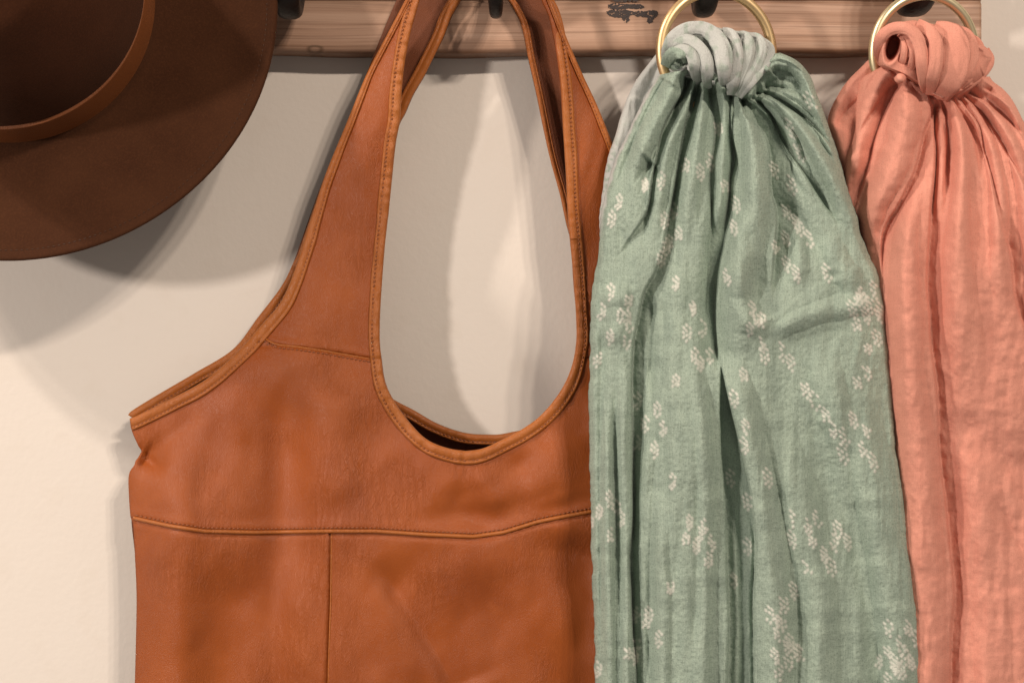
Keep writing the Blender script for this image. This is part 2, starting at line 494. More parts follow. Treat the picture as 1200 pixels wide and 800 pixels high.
# ------------------------------------------------------------------ sweeps, bindings and stitches
def frame_tube(path, rad, prof, name, mat, parent):
    """sweep of a closed 2-D profile: prof(s)-> (a,b) pairs in units of side / outward; path rows (x,y,z)"""
    P = np.asarray(path); n = len(P)
    T = np.gradient(P, axis=0); T /= np.linalg.norm(T, axis=1)[:, None]
    Y = np.array([0, -1.0, 0])
    S = np.cross(T, Y); S /= np.linalg.norm(S, axis=1)[:, None] + 1e-9
    U = np.cross(S, T)
    V = P[:, None, :] + S[:, None, :]*rad[:, :, 0:1] + U[:, None, :]*rad[:, :, 1:2]
    nc = rad.shape[1]
    F = grid_faces(n, nc, True).tolist() + [list(range(nc))[::-1], [(n-1)*nc+k for k in range(nc)]]
    return mesh_from(name, V.reshape(-1, 3), F, mat, parent)

def resamp(P, step):
    return spline(P, step)

def binding(edge, depth_fn, inward, parent, name='binding', width=13.0, mat=None, pucker=0.0, thick=.0040, lift=.0, stitch=True, stitch_mat=None, seed=1):
    """folded strip round a raw edge. edge: pixel polyline of its outer rim; inward: +1 / -1 side on which the leather lies"""
    E = spline(edge, 2.6); n = len(E)
    T = np.gradient(E, axis=0); T /= np.linalg.norm(T, axis=1)[:, None]
    Nn = np.stack([-T[:, 1], T[:, 0]], 1) * inward
    wv = width if np.ndim(width) == 0 else np.interp(np.linspace(0, 1, n), np.linspace(0, 1, len(width)), width)
    wv = np.full(n, wv) if np.ndim(wv) == 0 else wv
    nz = vnoise(np.arange(n)*.45, np.zeros(n), seed); nz2 = vnoise(np.arange(n)*.09, np.zeros(n)+7, seed)
    # cross-section: t across 0 (rim) .. 1 (inner lip), h height over the leather
    tt = np.array([0.0, .02, .08, .2, .36, .52, .64, .70, .76, .84, .93, 1.0, 1.0])
    hh = np.array([.15, .55, .85, 1.08, 1.12, 1.0, .78, .60, .66, .76, .62, .25, .0])
    tb = np.array([.9, .5, .2, .05]); hb = np.array([-.75, -.9, -.8, -.45])
    t_all = np.concatenate([tt, tb]); h_all = np.concatenate([hh, hb]); nc = len(t_all)
    wi = wv*(1 + .05*nz2); pk = 1 + pucker*nz*.35
    p = E[:, None, :] + Nn[:, None, :]*(t_all[None, :]*wi[:, None])[:, :, None]
    mid = E + Nn*(wi*.55)[:, None]; inn = E + Nn*wi[:, None]
    d0 = depth_fn(mid[:, 0], mid[:, 1])[:, None]; d1 = depth_fn(inn[:, 0], inn[:, 1])[:, None]
    dd = d0*(1-t_all) + d1*t_all + lift + h_all[None, :]*thick*.5*np.where(h_all[None, :] > 0, pk[:, None], 1)
    V = PX(p[..., 0], p[..., 1], dd)
    Fg = grid_faces(n, nc, True)
    if inward > 0: Fg = Fg[:, ::-1]
    F = Fg.tolist() + [list(range(nc)), [(n-1)*nc+k for k in range(nc)][::-1]]
    ob = mesh_from(name, V.reshape(-1, 3), F, mat or M_BIND, parent)
    if stitch:
        line = E + Nn*(wv*.70)[:, None]
        stitches(line, lambda a, b: depth_fn(a, b) + lift + .0013*thick/.004, parent, stitch_mat or M_THREAD)
    return ob

def stitches(line, depth_fn, parent, mat, pitch=5.0, ln=3.4, r=.00030, name='stitching'):
    L = spline(line, 1.0); V = []; F = []
    cum = np.concatenate([[0], np.cumsum(np.linalg.norm(np.diff(L, axis=0), axis=1))])
    s = 2.0; starts = []
    while s + ln < cum[-1]:
        starts.append(s); s += pitch*random.uniform(.95, 1.05)
    SS = np.array(starts)[:, None] + ln*np.array([0, .2, .5, .8, 1])[None, :]
    X = np.interp(SS, cum, L[:, 0]) + rng.uniform(-.25, .25, (len(starts), 1))*np.linspace(-1, 1, 5); Y = np.interp(SS, cum, L[:, 1])
    CC = PX(X, Y, depth_fn(X, Y) + np.array([-.0003, .0003, .0005, .0003, -.0003]))
    for C in CC:
        t = C[-1]-C[0]; t /= np.linalg.norm(t); sd = np.cross(t, [0, -1, 0]); sd /= np.linalg.norm(sd)
        up = np.cross(sd, t); k0 = len(V)
        for j, c in enumerate(C):
            rr = r*(1.25 if 0 < j < 4 else .6)
            for a in range(5):
                an = 2*math.pi*a/5
                V.append(c + rr*(math.cos(an)*sd + math.sin(an)*up))
        F += (grid_faces(5, 5, True)+k0).tolist()
    if V:
        o = mesh_from(name, V, F, mat, parent); o['kind'] = 'stuff'; return o

# ------------------------------------------------------------------ the bag
BAG_FOLDS = [
    ([(212, 470), (208, 560), (205, 680), (200, 1000)], -3.8, 38, -3.8, 34, .25, .0, 2),
    ([(318, 430), (326, 520), (322, 640), (312, 1000)], 3.4, 40, 3.6, 24, .2, .0, 2),  # broad valley deepened to help darken the hat-shadow band
    ([(425, 640), (450, 720), (470, 1000)], -1.6, 40, -1.6, 30, .3, .0, 2),
    ([(640, 640), (650, 720), (640, 1000)], -2.2, 40, -2.2, 30, .3, .0, 2),
    ([(640, 500), (640, 550), (655, 600)], -1.6, 34, -1.6, 34, .3, .2, 2),
    ([(400, 430), (400, 520), (405, 600)], -1.4, 40, -1.4, 26, .3, .2, 2),
    # crumple under the left corner
    ([(158, 530), (182, 528), (215, 500), (250, 470)], 1.6, 22, 2.2, 16, .1, .6, 1.6),
    ([(166, 533), (176, 540), (196, 556)], 2.5, 9, 2.0, 14, .05, .6, 1.4),
    ([(205, 600), (232, 570), (252, 520), (262, 470)], 1.6, 20, 1.6, 34, .3, .4, 2),
    ([(335, 420), (342, 480), (345, 560), (350, 630), (345, 720)], 3.2, 34, 3.4, 26, .25, .3, 2),  # valley standing in for the hat's cast shadow, shade put into the relief
    ([(420, 470), (428, 540), (440, 610)], 1.4, 30, 1.4, 40, .4, .3, 2),
    ([(528, 560), (545, 590), (568, 618), (580, 640)], 1.5, 20, 1.5, 18, .3, .3, 1.8),
    ([(556, 545), (572, 575), (590, 612)], -1.2, 12, -1.2, 14, .3, .4, 2),
    ([(470, 612), (530, 606), (600, 598), (690, 570)], 1.0, 22, 1.0, 14, .3, .2, 2),
    # lower panels
    ([(268, 640), (272, 700), (262, 800), (258, 1000)], 3.4, 42, 3.0, 34, .2, .0, 2),
    ([(440, 650), (478, 712), (512, 765), (540, 820)], 2.0, 14, 2.6, 36, .25, .1, 1.7),
    ([(545, 655), (560, 700), (610, 760), (660, 830)], 1.8, 50, 2.2, 40, .3, .0, 2),
    ([(700, 620), (690, 700), (692, 800)], 5.0, 55, 2, 30, .2, .0, 2),
    ([(452, 640), (462, 700), (455, 820)], 1.0, 30, 1.0, 20, .3, .3, 2),
    ([(590, 560), (620, 540), (650, 500)], 1.0, 18, 1.4, 16, .3, .3, 2),
]
def bag_seam_y(x):
    return np.interp(x, [100, 154, 200, 240, 300, 387, 440, 500, 555, 590, 630, 660, 692, 750, 830, 975, 1050],
                     [603, 607, 617, 623, 624.5, 623, 623, 627, 629.5, 624.5, 612, 606, 600, 594, 598, 603, 603])
def smoothed(fn, x, y, r=3.0):
    return (fn(x, y)*2 + fn(x-r, y) + fn(x+r, y) + fn(x, y-r) + fn(x, y+r))/6
def bag_base(x, y):
    x = np.asarray(x, float); y = np.asarray(y, float)
    u = np.clip((x-150)/820, 0, 1)
    bulge = .020*np.clip(1-np.abs(2*u-1)**2.6, 0, 1)**.6
    low = sstep(330, 640, y)
    d = .031 + bulge*low*(1 + .15*sstep(600, 800, y))
    d += .005*(1-low)*sstep(0, 60, x-300)        # straps lean out to the hook
    d += .010*(1-sstep(0, 300, y))
    # strap cross-fall: outer edge turns to the wall, inner edge comes forward
    cl = np.interp(y, [-120, 0, 150, 280, 400, 520], [520, 484, 432, 402, 378, 330])
    wl = np.interp(y, [-120, 0, 150, 280, 400, 520], [14, 12, 32, 52, 75, 160])
    fl = np.clip((x-cl)/wl, -1.2, 1.2)
    m = (1-sstep(380, 520, y))*(x < 560)
    d += m*(.004*fl - .004*fl*fl)
    cr = np.interp(y, [-120, 0, 150, 280, 400, 520], [640, 644, 690, 720, 750, 820])
    wr_ = np.interp(y, [-120, 0, 150, 280, 400, 520], [10, 8, 30, 55, 75, 160])
    fr = np.clip((x-cr)/wr_, -1.2, 1.2)
    m = (1-sstep(380, 520, y))*(x >= 560)
    d += m*(-.005*fl*0 - .006*fr - .003*fr*fr)
    # the armhole corner: edges pull back toward the back panel
    d -= .006*np.exp(-((x-150)/55)**2)*sstep(440, 500, y)
    # soft random undulation of the hide
    d += .0011*vnoise(x/46+3, y/60+1, 11) + .0005*vnoise(x/17, y/25, 12)
    # undulation perpendicular to the strap
    d += .0007*vnoise(x/14+y/60, y/90, 15)*(1-sstep(330, 460, y))
    return d
def bag_front(x, y):
    x = np.asarray(x, float); y = np.asarray(y, float)
    d = bag_base(x, y) - creases(x, y, BAG_FOLDS, 2.4)
    s = y - bag_seam_y(x)
    d = d - .0012*np.exp(-((s-2.5)/2.5)**2) + .0008*np.exp(-((s+7)/6)**2)
    # vertical seam of the lower panels
    xs = 388 - (y-625)*.022
    q = (x-xs)
    d = d - np.where(s > 0, .0009*np.exp(-(q/1.6)**2) - .0006*np.exp(-((q+5)/4)**2), 0)
    # strap-to-yoke seam
    ys = np.interp(x, [322, 380, 432], [404, 411, 420]); q = y-ys
    d = d - np.where((x > 300) & (x < 440), .0010*np.exp(-(q/2.0)**2) - .0007*np.exp(-((q+4)/4)**2), 0)
    ys = np.interp(x, [688, 760, 830], [420, 412, 400]); q = y-ys
    d = d - np.where(x > 680, .0010*np.exp(-(q/2.0)**2), 0)
    return d
def bag_back(x, y):
    x = np.asarray(x, float); y = np.asarray(y, float)
    u = np.clip((x-150)/820, 0, 1)
    low = sstep(330, 640, y)
    d = .010 + .014*(1-sstep(-40, 330, y)) + .0*low
    d = d + .008*sstep(250, 160, x)*sstep(420, 520, y)
    d = d + .0015*vnoise(x/50, y/70, 21)
    return np.minimum(d, bag_base(x, y)-.006)

ARM_L = [(475, 0), (455, 38), (430, 86), (405, 147), (382, 203), (364, 257), (350, 303), (331, 350), (306, 381), (275, 415), (240, 445), (200, 467), (160, 487), (152, 490)]
OPEN_L = [(492, 0), (482, 35), (475, 70), (471, 105), (469, 140), (464, 168), (460, 205), (456, 245), (451, 290), (446.5, 350), (445, 393), (447, 420), (451, 447), (462, 470), (481, 496), (501, 515), (524, 524.5), (546, 528)]
OPEN_R = [(546, 528), (566, 525), (588, 515), (611, 503), (633, 487), (655, 461), (669, 432), (675, 402), (675, 372), (672, 325), (668, 280), (665, 245), (663, 202), (660, 155), (658, 112), (655, 79), (650, 45), (644, 18), (635, -2)]
ARM_R = [(646, 0), (655, 22), (668, 54), (684, 90), (700, 124), (716, 163), (745, 230), (775, 300), (820, 380), (880, 440), (960, 488)]
SIDE_L = [(152, 490), (154, 503), (161, 520), (167, 532), (158, 544), (151, 556), (151, 580), (153, 606), (156, 614), (158, 650), (160, 700), (159, 760), (157, 850), (157, 980)]

def build_bag():
    r = root('shoulder_bag', tuple(PX(560, 850, .03)), 'tan leather shoulder bag with wide straps hanging over a black hook', 'bag')
    top_l = [(510, -70), (490, -30)]; topi_l = [(500, -28), (522, -70)]
    armL = spline(top_l + ARM_L, 3.2); openL = spline(list(reversed(topi_l)) + OPEN_L, 3.2)
    openR = spline(OPEN_R + [(622, -34), (604, -72)], 3.2); armR = spline([(612, -72), (632, -32)] + ARM_R, 3.2)
    side = spline(SIDE_L, 3.2)
    i_seam = np.argmin(np.abs(side[:, 1] - 607)); side_up = side[:i_seam+1]; side_dn = side[i_seam:]
    xs = np.arange(154+3, 962, 3.2)
    seam = np.stack([xs, bag_seam_y(xs)], 1)
    def cut(line, y, below):        # part of a polyline on one side of height y
        return line[line[:, 1] > y] if below else line[line[:, 1] <= y]
    # seam between strap and yoke
    sl = spline([(320, 403.5), (345, 404.5), (380, 411), (432, 420), (446, 421)], 3.2)
    aL_u, aL_d = cut(armL, 388, False), cut(armL, 388, True)
    oL_u, oL_d = cut(openL, 420, False), cut(openL, 420, True)
    j = spline([aL_u[-1], (322, 383), (323, 404)], 3.2)     # strap seam meets the binding
    def sheet(name, poly, fn, mat, step=3.4, thick=.0016):
        p = np.array(poly); q = [p[0]]
        for a in p[1:]:
            if np.linalg.norm(a-q[-1]) > .8: q.append(a)
        if np.linalg.norm(q[0]-q[-1]) < .8: q.pop()
        V, F = poly_sheet(q, step)
        W = PX(V[:, 0], V[:, 1], fn(V[:, 0], V[:, 1]))
        o = mesh_from(name, W, F, mat, r)
        s = o.modifiers.new('thickness', 'SOLIDIFY'); s.thickness = thick; s.offset = -1; s.use_rim = True
        return o
    # left strap
    strapseam = spline([tuple(aL_u[-1]), (345, 404) if False else (330, 385), (335, 404), (380, 411), (432, 420), tuple(oL_u[-1])], 3.2)
    strapseam = spline([tuple(aL_u[-1]), (320, 402), (350, 406.5), (380, 411), (432, 420), tuple(oL_u[-1])], 3.2)
    sheet('strap', np.vstack([aL_u, strapseam[1:-1], oL_u[::-1]]), bag_front, M_LEATHER)
    # right strap (part hidden behind the green scarf)
    oR_u, oR_d = cut(openR, 420, False), cut(openR, 420, True)
    aR_u, aR_d = cut(armR, 400, False), cut(armR, 400, True)
    rseam = spline([tuple(oR_u[0]), (700, 419), (760, 412), tuple(aR_u[-1])], 3.2)
    sheet('strap', np.vstack([rseam[1:-1], aR_u[::-1], oR_u[::-1]]), bag_front, M_LEATHER)
    # yoke
    yoke = np.vstack([strapseam[::-1][:-1], aL_d if len(aL_d) else aL_d, side_up[1:], seam, [(962, 560)], aR_d[::-1], rseam[::-1][1:-1], oR_d[::-1], oL_d[::-1][1:]])
    sheet('yoke_panel', yoke, bag_front, M_LEATHER)
    # lower panels either side of the vertical seam
    k = np.argmin(np.abs(seam[:, 0]-388)); xv = spline([tuple(seam[k]), (386.5, 700), (384, 780), (383, 850), (382, 980)], 3.2)
    sheet('side_panel', np.vstack([side_dn, [(270, 980)], xv[::-1][:-1], seam[:k+1][::-1]]), bag_front, M_LEATHER)
    sheet('front_panel', np.vstack([xv, [(660, 980), (955, 980), (960, 730)], seam[k+1:][::-1]]), bag_front, M_LEATHER)
    # back
    bo = [(508, -72), (466, -2), (424, 100), (378, 212), (344, 307), (330, 335), (302, 372), (273, 409), (228, 437), (187, 461), (156, 480)]
    bin_l = [(545, -20), (540, 0), (529, 20), (520, 43), (506, 72), (497, 90), (484, 112), (475, 133), (467, 149), (452, 200), (440, 300), (434, 400), (443, 452), (460, 467), (486, 481), (512, 496), (542, 506.5), (569, 509), (595, 507), (640, 492), (684, 440), (690, 370), (680, 315), (665, 267), (656, 228), (645, 188), (637, 152), (628, 108), (619, 68), (612, 34), (603, 13), (592, -4), (580, -22), (575, -40)]
    backp = np.vstack([spline(bo, 5), spline([(153, 500), (166, 532), (152, 560), (154, 610), (160, 700), (158, 978)], 5), [(560, 978), (950, 978), (950, 500)],
                       spline([(930, 470), (850, 425), (800, 350), (750, 250), (712, 165), (690, 118), (650, 30), (625, -30), (600, -72)], 5),
                       spline(list(reversed(bin_l)), 4)[1:], [(552, -72)]])
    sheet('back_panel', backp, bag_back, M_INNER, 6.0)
    # bindings
    binding(ARM_L[:0] + [(510, -70), (490, -30)] + ARM_L, bag_front, -1, r, width=[6, 6, 7, 9, 12, 14, 15, 15, 15], pucker=.35, seed=3)
    b2 = [(522, -70), (500, -28)] + OPEN_L[:] + OPEN_R[1:11]
    binding(b2, bag_front, 1, r, width=[14, 14, 14, 14, 13, 13, 15, 16, 15, 14, 14], pucker=.8, seed=5, thick=.0046)
    b3 = OPEN_R[9:] + [(622, -34), (604, -72)]
    binding(b3, bag_front, 1, r, width=[14, 14, 14, 13, 12, 12], pucker=.25, seed=6, thick=.0046, stitch=True)
    binding([(612, -72), (632, -32)] + ARM_R, bag_front, 1, r, width=[4, 6, 8, 10, 12, 13], pucker=.3, seed=7)
    # back edges
    binding([(424, 100), (378, 212), (352, 290)] + bo[4:] + [(150, 486)], lambda x, y: bag_back(x, y)+.004, -1, r, width=[10, 12, 13, 13], pucker=.9, seed=8, mat=M_BIND)
    binding([(562, -72)] + bin_l[:9] + [(455, 190), (444, 260)], lambda x, y: bag_back(x, y)+.006, 1, r, width=13, pucker=.15, seed=9, thick=.005, stitch=False)
    binding(bin_l[12:22], lambda x, y: bag_back(x, y)+.006, 1, r, width=12, pucker=.6, seed=10)
    binding(bin_l[21:], lambda x, y: bag_back(x, y)+.006, 1, r, width=8, pucker=.2, seed=12, stitch=False)
    # right back strap face seen between the rims
    f = [(608, -20), (614, 10), (624, 40), (633, 90), (640, 140), (650, 190), (662, 240), (668, 262)]
    # welt lines on the seams + stitching
    def welt(line, rad, name='seam', off=0.0, mat=M_BIND):
        L = spline(line, 2.5); n = len(L)
        P = PX(L[:, 0], L[:, 1], bag_front(L[:, 0], L[:, 1]) + off)
        a = np.linspace(0, 2*math.pi, 8, endpoint=False)
        rr = np.stack([np.cos(a)*rad, np.sin(a)*rad*.8], 1)[None].repeat(n, 0)
        frame_tube(P, rr, None, name, mat, r)
    s2 = np.stack([np.arange(157, 955, 4.0), bag_seam_y(np.arange(157, 955, 4.0))], 1)
    welt(s2 + [0, -1.0], .0012)
    stitches(s2 + [0, -5.0], lambda x, y: bag_front(x, y)+.0002, r, M_THREAD)
    welt(xv + [1.2, 0], .0005, off=.0001)
    ss = strapseam[3:]
    welt(ss, .0006)
    stitches(ss + [0, 3.2], lambda x, y: bag_front(x, y)+.0002, r, M_THREAD)
    return r
build_bag()

# ------------------------------------------------------------------ the hat
def build_hat():
    db = .070
    c = PX(14, 4, db)
    r = root('fedora_hat', tuple(c), 'dark brown felt fedora with a thin leather band hanging against the wall', 'hat')
    k = TAN*(D-db)/600
    R = 306*k; RC = 166*k
    def revolve(prof, name, mat, n=200, lobes=None):
        V = []
        for (rr, h) in prof:
            a = np.linspace(0, 2*math.pi, n, endpoint=False)
            ru = rr*(1+.012*np.cos(2*a+.6)); hh = h
            if lobes is not None: ru, hh = lobes(a, rr, h)
            V.append(np.stack([ru*np.cos(a), -hh + 0*a, ru*np.sin(a)], 1))
        V = np.array(V); F = grid_faces(len(prof), n, True)[:, ::-1]
        # lean the hat a little
        M = np.array(Matrix.Rotation(math.radians(-3), 3, 'X') @ Matrix.Rotation(math.radians(4), 3, 'Z'))
        W = V.reshape(-1, 3) @ M.T + c
        return mesh_from(name, W, F, mat, r)
    def brimf(a, rr, h):
        q = sstep(RC, R, rr)
        return rr*(1+.010*np.cos(2*a+.6)*q), h + q*(.0045*np.cos(2*(a+.95))) + .0008*q*np.sin(5*a)
    t = .0022
    tops = [(RC-.001, .006), (RC+.003, .0018), (RC+.010, 0.0), (RC+.022, -.0010), (R-.040, -.0010), (R-.022, .0010), (R-.0125, .0035), (R-.0065, .0058), (R-.0052, .0060), (R-.0044, .0067), (R-.0018, .0085), (R-.0003, .0088)]
    prof = []
    for i in range(len(tops)-1):
        for s in np.linspace(0, 1, 4, endpoint=False):
            prof.append((tops[i][0]*(1-s)+tops[i+1][0]*s, tops[i][1]*(1-s)+tops[i+1][1]*s))
    prof += [(R+.0006, .0080), (R+.0006, .0066)] + [(a, b-t) for a, b in reversed(tops)]
    revolve(prof, 'brim', M_FELT, 260, brimf)
    # crown with a pinched, dented top
    cp = []
    for s in np.linspace(0, 1, 34):
        if s < .62:
            q = s/.62; cp.append((RC-.001-.007*q - .023*q*q, .003+.104*q))
        else:
            q = (s-.62)/.38; a = q*math.pi/2
            if q < .5: cp.append((RC-.031-.012*math.sin(q*math.pi), .107+.008*math.sin(q*math.pi)))
            else: cp.append(((RC-.043)*(1-(q-.5)*2)+.0005, .115-.018*sstep(.5, .85, q)))
    def crownf(a, rr, h):
        q = float(sstep(.03, .09, h))
        pinch = np.exp(-((np.abs(((a-1.9+math.pi) % (2*math.pi))-math.pi)-.55)/.35)**2)*.014*q
        return rr*(1+.02*np.cos(2*a-.4))-pinch*(rr/RC), h - .010*q*np.cos(2*a)*0
    revolve(cp, 'crown', M_FELTC, 200, crownf)
    # band
    bp = [(RC-.0004, .0020), (RC+.0004, .0021), (RC+.0006, .0025), (RC-.0005, .0120), (RC-.0024, .0245), (RC-.0026, .0248), (RC-.0030, .0249), (RC-.0060, .0248), (RC-.0040, .0100), (RC-.0010, .0024)]
    hb = revolve(bp + [bp[0]], 'hat_band', M_HBAND, 200, lambda a, rr, h: (rr*(1+.02*np.cos(2*a-.4)*sstep(0, .05, h)), h))
    hb.data.set_sharp_from_angle(angle=math.radians(22))
    # sewn edge line round the brim
    n = 300; V = []; F = []
    for i in range(n):
        a0 = 2*math.pi*i/n; rr = R-.0056
        for (da, dr, dh) in ((0, 0, 0), (.6, .0003, .0005), (.6, -.0003, .0005), (1, 0, 0)):
            aa = a0+da*2*math.pi/n*.62; q = 1.0
            ru = (rr+dr)*(1+.010*math.cos(2*aa+.6)); h = .0060+dh + .0045*math.cos(2*(aa+.95))+.0008*math.sin(5*aa)
            V.append((ru*math.cos(aa), -h, ru*math.sin(aa)))
        k0 = 4*i; F += [[k0, k0+1, k0+2], [k0+1, k0+3, k0+2]]
    M = np.array(Matrix.Rotation(math.radians(-3), 3, 'X') @ Matrix.Rotation(math.radians(4), 3, 'Z'))
    o = mesh_from('edge_stitching', np.array(V) @ M.T + c, F, M_FELTS, r); o['kind'] = 'stuff'
M_FELTS = mat_plain('brim_thread', (.055, .023, .011), .9)
build_hat()

def ridges(px, py, items):
    """rounded rolls of cloth. item: (path, half widths px, height mm, taper0, taper1)"""
    H = np.zeros(px.shape)
    for (path, hw, amp, t0, t1) in items:
        key = tuple(path)
        if key not in _SPL: _SPL[key] = spline(path, 7.0)
        pts = _SPL[key]; R = max(hw)*1.3
        m = ((px > pts[:, 0].min()-R) & (px < pts[:, 0].max()+R) & (py > pts[:, 1].min()-R) & (py < pts[:, 1].max()+R))
        if not m.any(): continue
        d, sd, t = seg_dist(px[m], py[m], pts)
        w = np.interp(t, np.linspace(0, 1, len(hw)), hw)*(1+.12*vnoise(t*14, t*0+amp, 5))
        q = np.clip(1-(d/w)**2, 0, 1)
        f = .6*q**.6 + .4*q*q
        tap = (sstep(0, t0, t) if t0 else 1.0)*(sstep(0, t1, 1-t) if t1 else 1.0)
        H[m] += f*tap*amp*1e-3
    return H

# ------------------------------------------------------------------ cloth pieces
def cloth_piece(name, parent, mat, L, R, ytop, ybot, dfun, backd, step=1.3, mask=None, edge_w=10, uvrot=None, ystep=None, edge_round=.8):
    """L,R: (y,x) tables of the outline; ytop,ybot: functions of u or numbers; closed tube of cloth: front relief + back"""
    L = np.array(L, float); R = np.array(R, float)
    ymin = L[:, 0].min(); ymax = max(L[:, 0].max(), R[:, 0].max())
    Ls = spline(L, 4); Rs = spline(R, 4)
    wob = lambda y, sd: (1.3*vnoise(np.asarray(y, float)/17, 0*np.asarray(y, float)+sd, 97) + .5*vnoise(np.asarray(y, float)/5, 0*np.asarray(y, float)+sd, 98))*sstep(120, 200, y)
    Lf = lambda y: np.interp(y, Ls[:, 0], Ls[:, 1]) + wob(y, 3); Rf = lambda y: np.interp(y, Rs[:, 0], Rs[:, 1]) + wob(y, 9)
    wmax = np.max(Rf(np.linspace(ymin, ymax, 50)) - Lf(np.linspace(ymin, ymax, 50)))
    nc = int(wmax/step)+2
    # columns crowd toward the silhouette so that it turns over smoothly
    s = np.linspace(0, 1, nc)
    u = s
    yt = np.array([ytop(a) for a in u]) if callable(ytop) else np.full(nc, float(ytop))
    yb = float(ybot)
    nr = int((yb - yt.min())/(ystep or step))+2
    v = np.linspace(0, 1, nr)[:, None]
    Y = yt[None, :] + v*(yb-yt[None, :])
    X = Lf(Y) + (Rf(Y)-Lf(Y))*u[None, :]
    Dp = dfun(X, Y, u[None, :]+0*Y, v+0*Y)
    # turn the silhouette over
    el = np.minimum(X-Lf(Y), Rf(Y)-X)
    q = np.clip(el/edge_w, 0, 1)
    rnd = np.sqrt(np.clip(1-(1-q)**2, 0, 1))
    Bk = backd(X, Y) if callable(backd) else np.full(X.shape, float(backd))
    Dp = np.maximum(Dp, Bk+.001)
    Dp = Bk + (Dp-Bk)*(1-edge_round + edge_round*rnd)
    W = PX(X, Y, Dp)
    # back columns, right to left
    nb = 10; ub = np.linspace(1, 0, nb+2)[1:-1]
    Yb = np.repeat(Y[:, :1]*0 + (yt.mean() + v*(yb-yt.mean())), nb, 1)
    Yb = Y[:, -1:]*(ub[None, :]) + Y[:, :1]*(1-ub[None, :])
    Xb = Lf(Yb) + (Rf(Yb)-Lf(Yb))*ub[None, :]
    Bb = (backd(Xb, Yb) if callable(backd) else np.full(Xb.shape, float(backd))) - .003
    Wb = PX(Xb, Yb, np.maximum(Bb, .003))
    A = np.concatenate([W, Wb], 1); tot = nc+nb
    F = grid_faces(nr, tot, True).tolist()
    F += [list(range(tot)), [(nr-1)*tot + k2 for k2 in range(tot)][::-1]]
    uv = np.zeros((nr, tot, 2)); uv[:, :nc, 0] = X/100; uv[:, :nc, 1] = Y/100; uv[:, nc:, 0] = Xb/100; uv[:, nc:, 1] = Yb/100
    if uvrot is not None:
        uu = uvrot(X, Y); uv[:, :nc, 0] = uu
    mk = np.zeros((nr, tot, 3))
    if mask is not None:
        a, b = mask(X, Y); mk[:, :nc, 0] = a; mk[:, :nc, 1] = b; mk[:, nc:, 1] = b.mean()
    return mesh_from(name, A.reshape(-1, 3), F, mat, parent, True, uv.reshape(-1, 2), mk.reshape(-1, 3))

FLOWERS = [(775,212),(756,217),(725,237),(717,257),(790,247),(795,275),(781,290),(775,304),(792,332),(850,220),(862,240),(860,267),(852,325),(715,342),(737,352),(705,365),(727,370),(812,362),(882,362),
 (927,217),(922,247),(937,267),(921,280),(922,310),(969,320),(1010,350),(1025,340),(1032,365),(1015,370),(715,395),(735,400),(805,390),(815,417),(832,417),(792,447),(747,470),(770,480),(777,502),(767,527),(747,520),(756,497),
 (872,440),(860,467),(874,500),(872,522),(880,388),(896,416),(916,412),(1012,348),(1028,396),(944,456),(1016,436),
 (976,504),(1000,492),(968,488),(988,532),(1012,528),(1016,504),(990,512),(900,560),(928,608),(928,632),(958,608),(952,632),(978,636),(974,664),(946,664),(930,692),(902,720),(916,728),(926,752),(908,768),(924,776),
 (1042,736),(1056,756),(1064,736),(1040,764),(1068,776),(1052,784),(788,564),(714,584),(716,628),(728,608),(808,612),(826,616),(816,640),(830,656),(804,632),(786,688),(760,720),(772,748),(746,720),(746,755),(700,784),(876,588),(876,640),(856,560),(860,680),
 (735,372),(700,420),(823,385),(888,375),(1020,358),(893,404),(912,742),(934,764),(820,626),(834,636),(722,596),(744,770),(702,600),(1005,350),(842,150),(832,190),(803,195),(925,150),(932,165),(938,180),(908,200),(950,120),(1048,776),(1060,768),(982,620),(966,650)]
PETALS = [(0, -8.5), (-3.6, -5), (3.6, -5), (-3.8, .2), (3.8, .2), (0, -2.2), (-3.6, 5), (3.6, 5), (0, 8.5), (0, 3)]
def motif(X, Y):
    A = np.zeros(X.shape); r = np.random.default_rng(5)
    # local slant of the cloth: it leans outward to the right of the parting
    extra = [(fx+r.choice([-11, 11]), fy+r.uniform(9, 15)) for (fx, fy) in FLOWERS if r.random() < (.40 if fx > 880 else .15)]
    for (fx, fy) in FLOWERS + extra:
        slant = np.interp(fx, [700, 800, 860, 900, 1060], [-.10, -.02, .15, .22, .30]) * np.interp(fy, [100, 300, 800], [1.6, 1, .6])
        sc_ = r.uniform(.85, 1.1)*(1.15 if fx > 895 else 1.0); sx = sc_*r.uniform(.75, 1.0)
        R = 16
        m = (np.abs(X-fx) < R) & (np.abs(Y-fy) < R)
        if not m.any(): continue
        x = X[m]-fx; y = Y[m]-fy; x = x - slant*y
        acc = np.zeros(x.shape)
        for (px, py) in PETALS:
            if r.random() < .14: continue
            jx, jy = r.uniform(-.5, .5, 2)
            px2 = px*sx+jx; py2 = py*sc_+jy
            ca, sa = math.cos(.5), math.sin(.5)
            sg = 1 if (px+py) > 0 else -1
            a = (x-px2)*ca + sg*(y-py2)*sa; b = -sg*(x-px2)*sa + (y-py2)*ca
            dd = np.hypot(a/1.5, b/2.25)
            acc = np.maximum(acc, 1-sstep(.6, 1.5, dd))
        A[m] = np.maximum(A[m], acc)
    return A*(.74 + .16*vnoise(X/8, Y/11, 44))

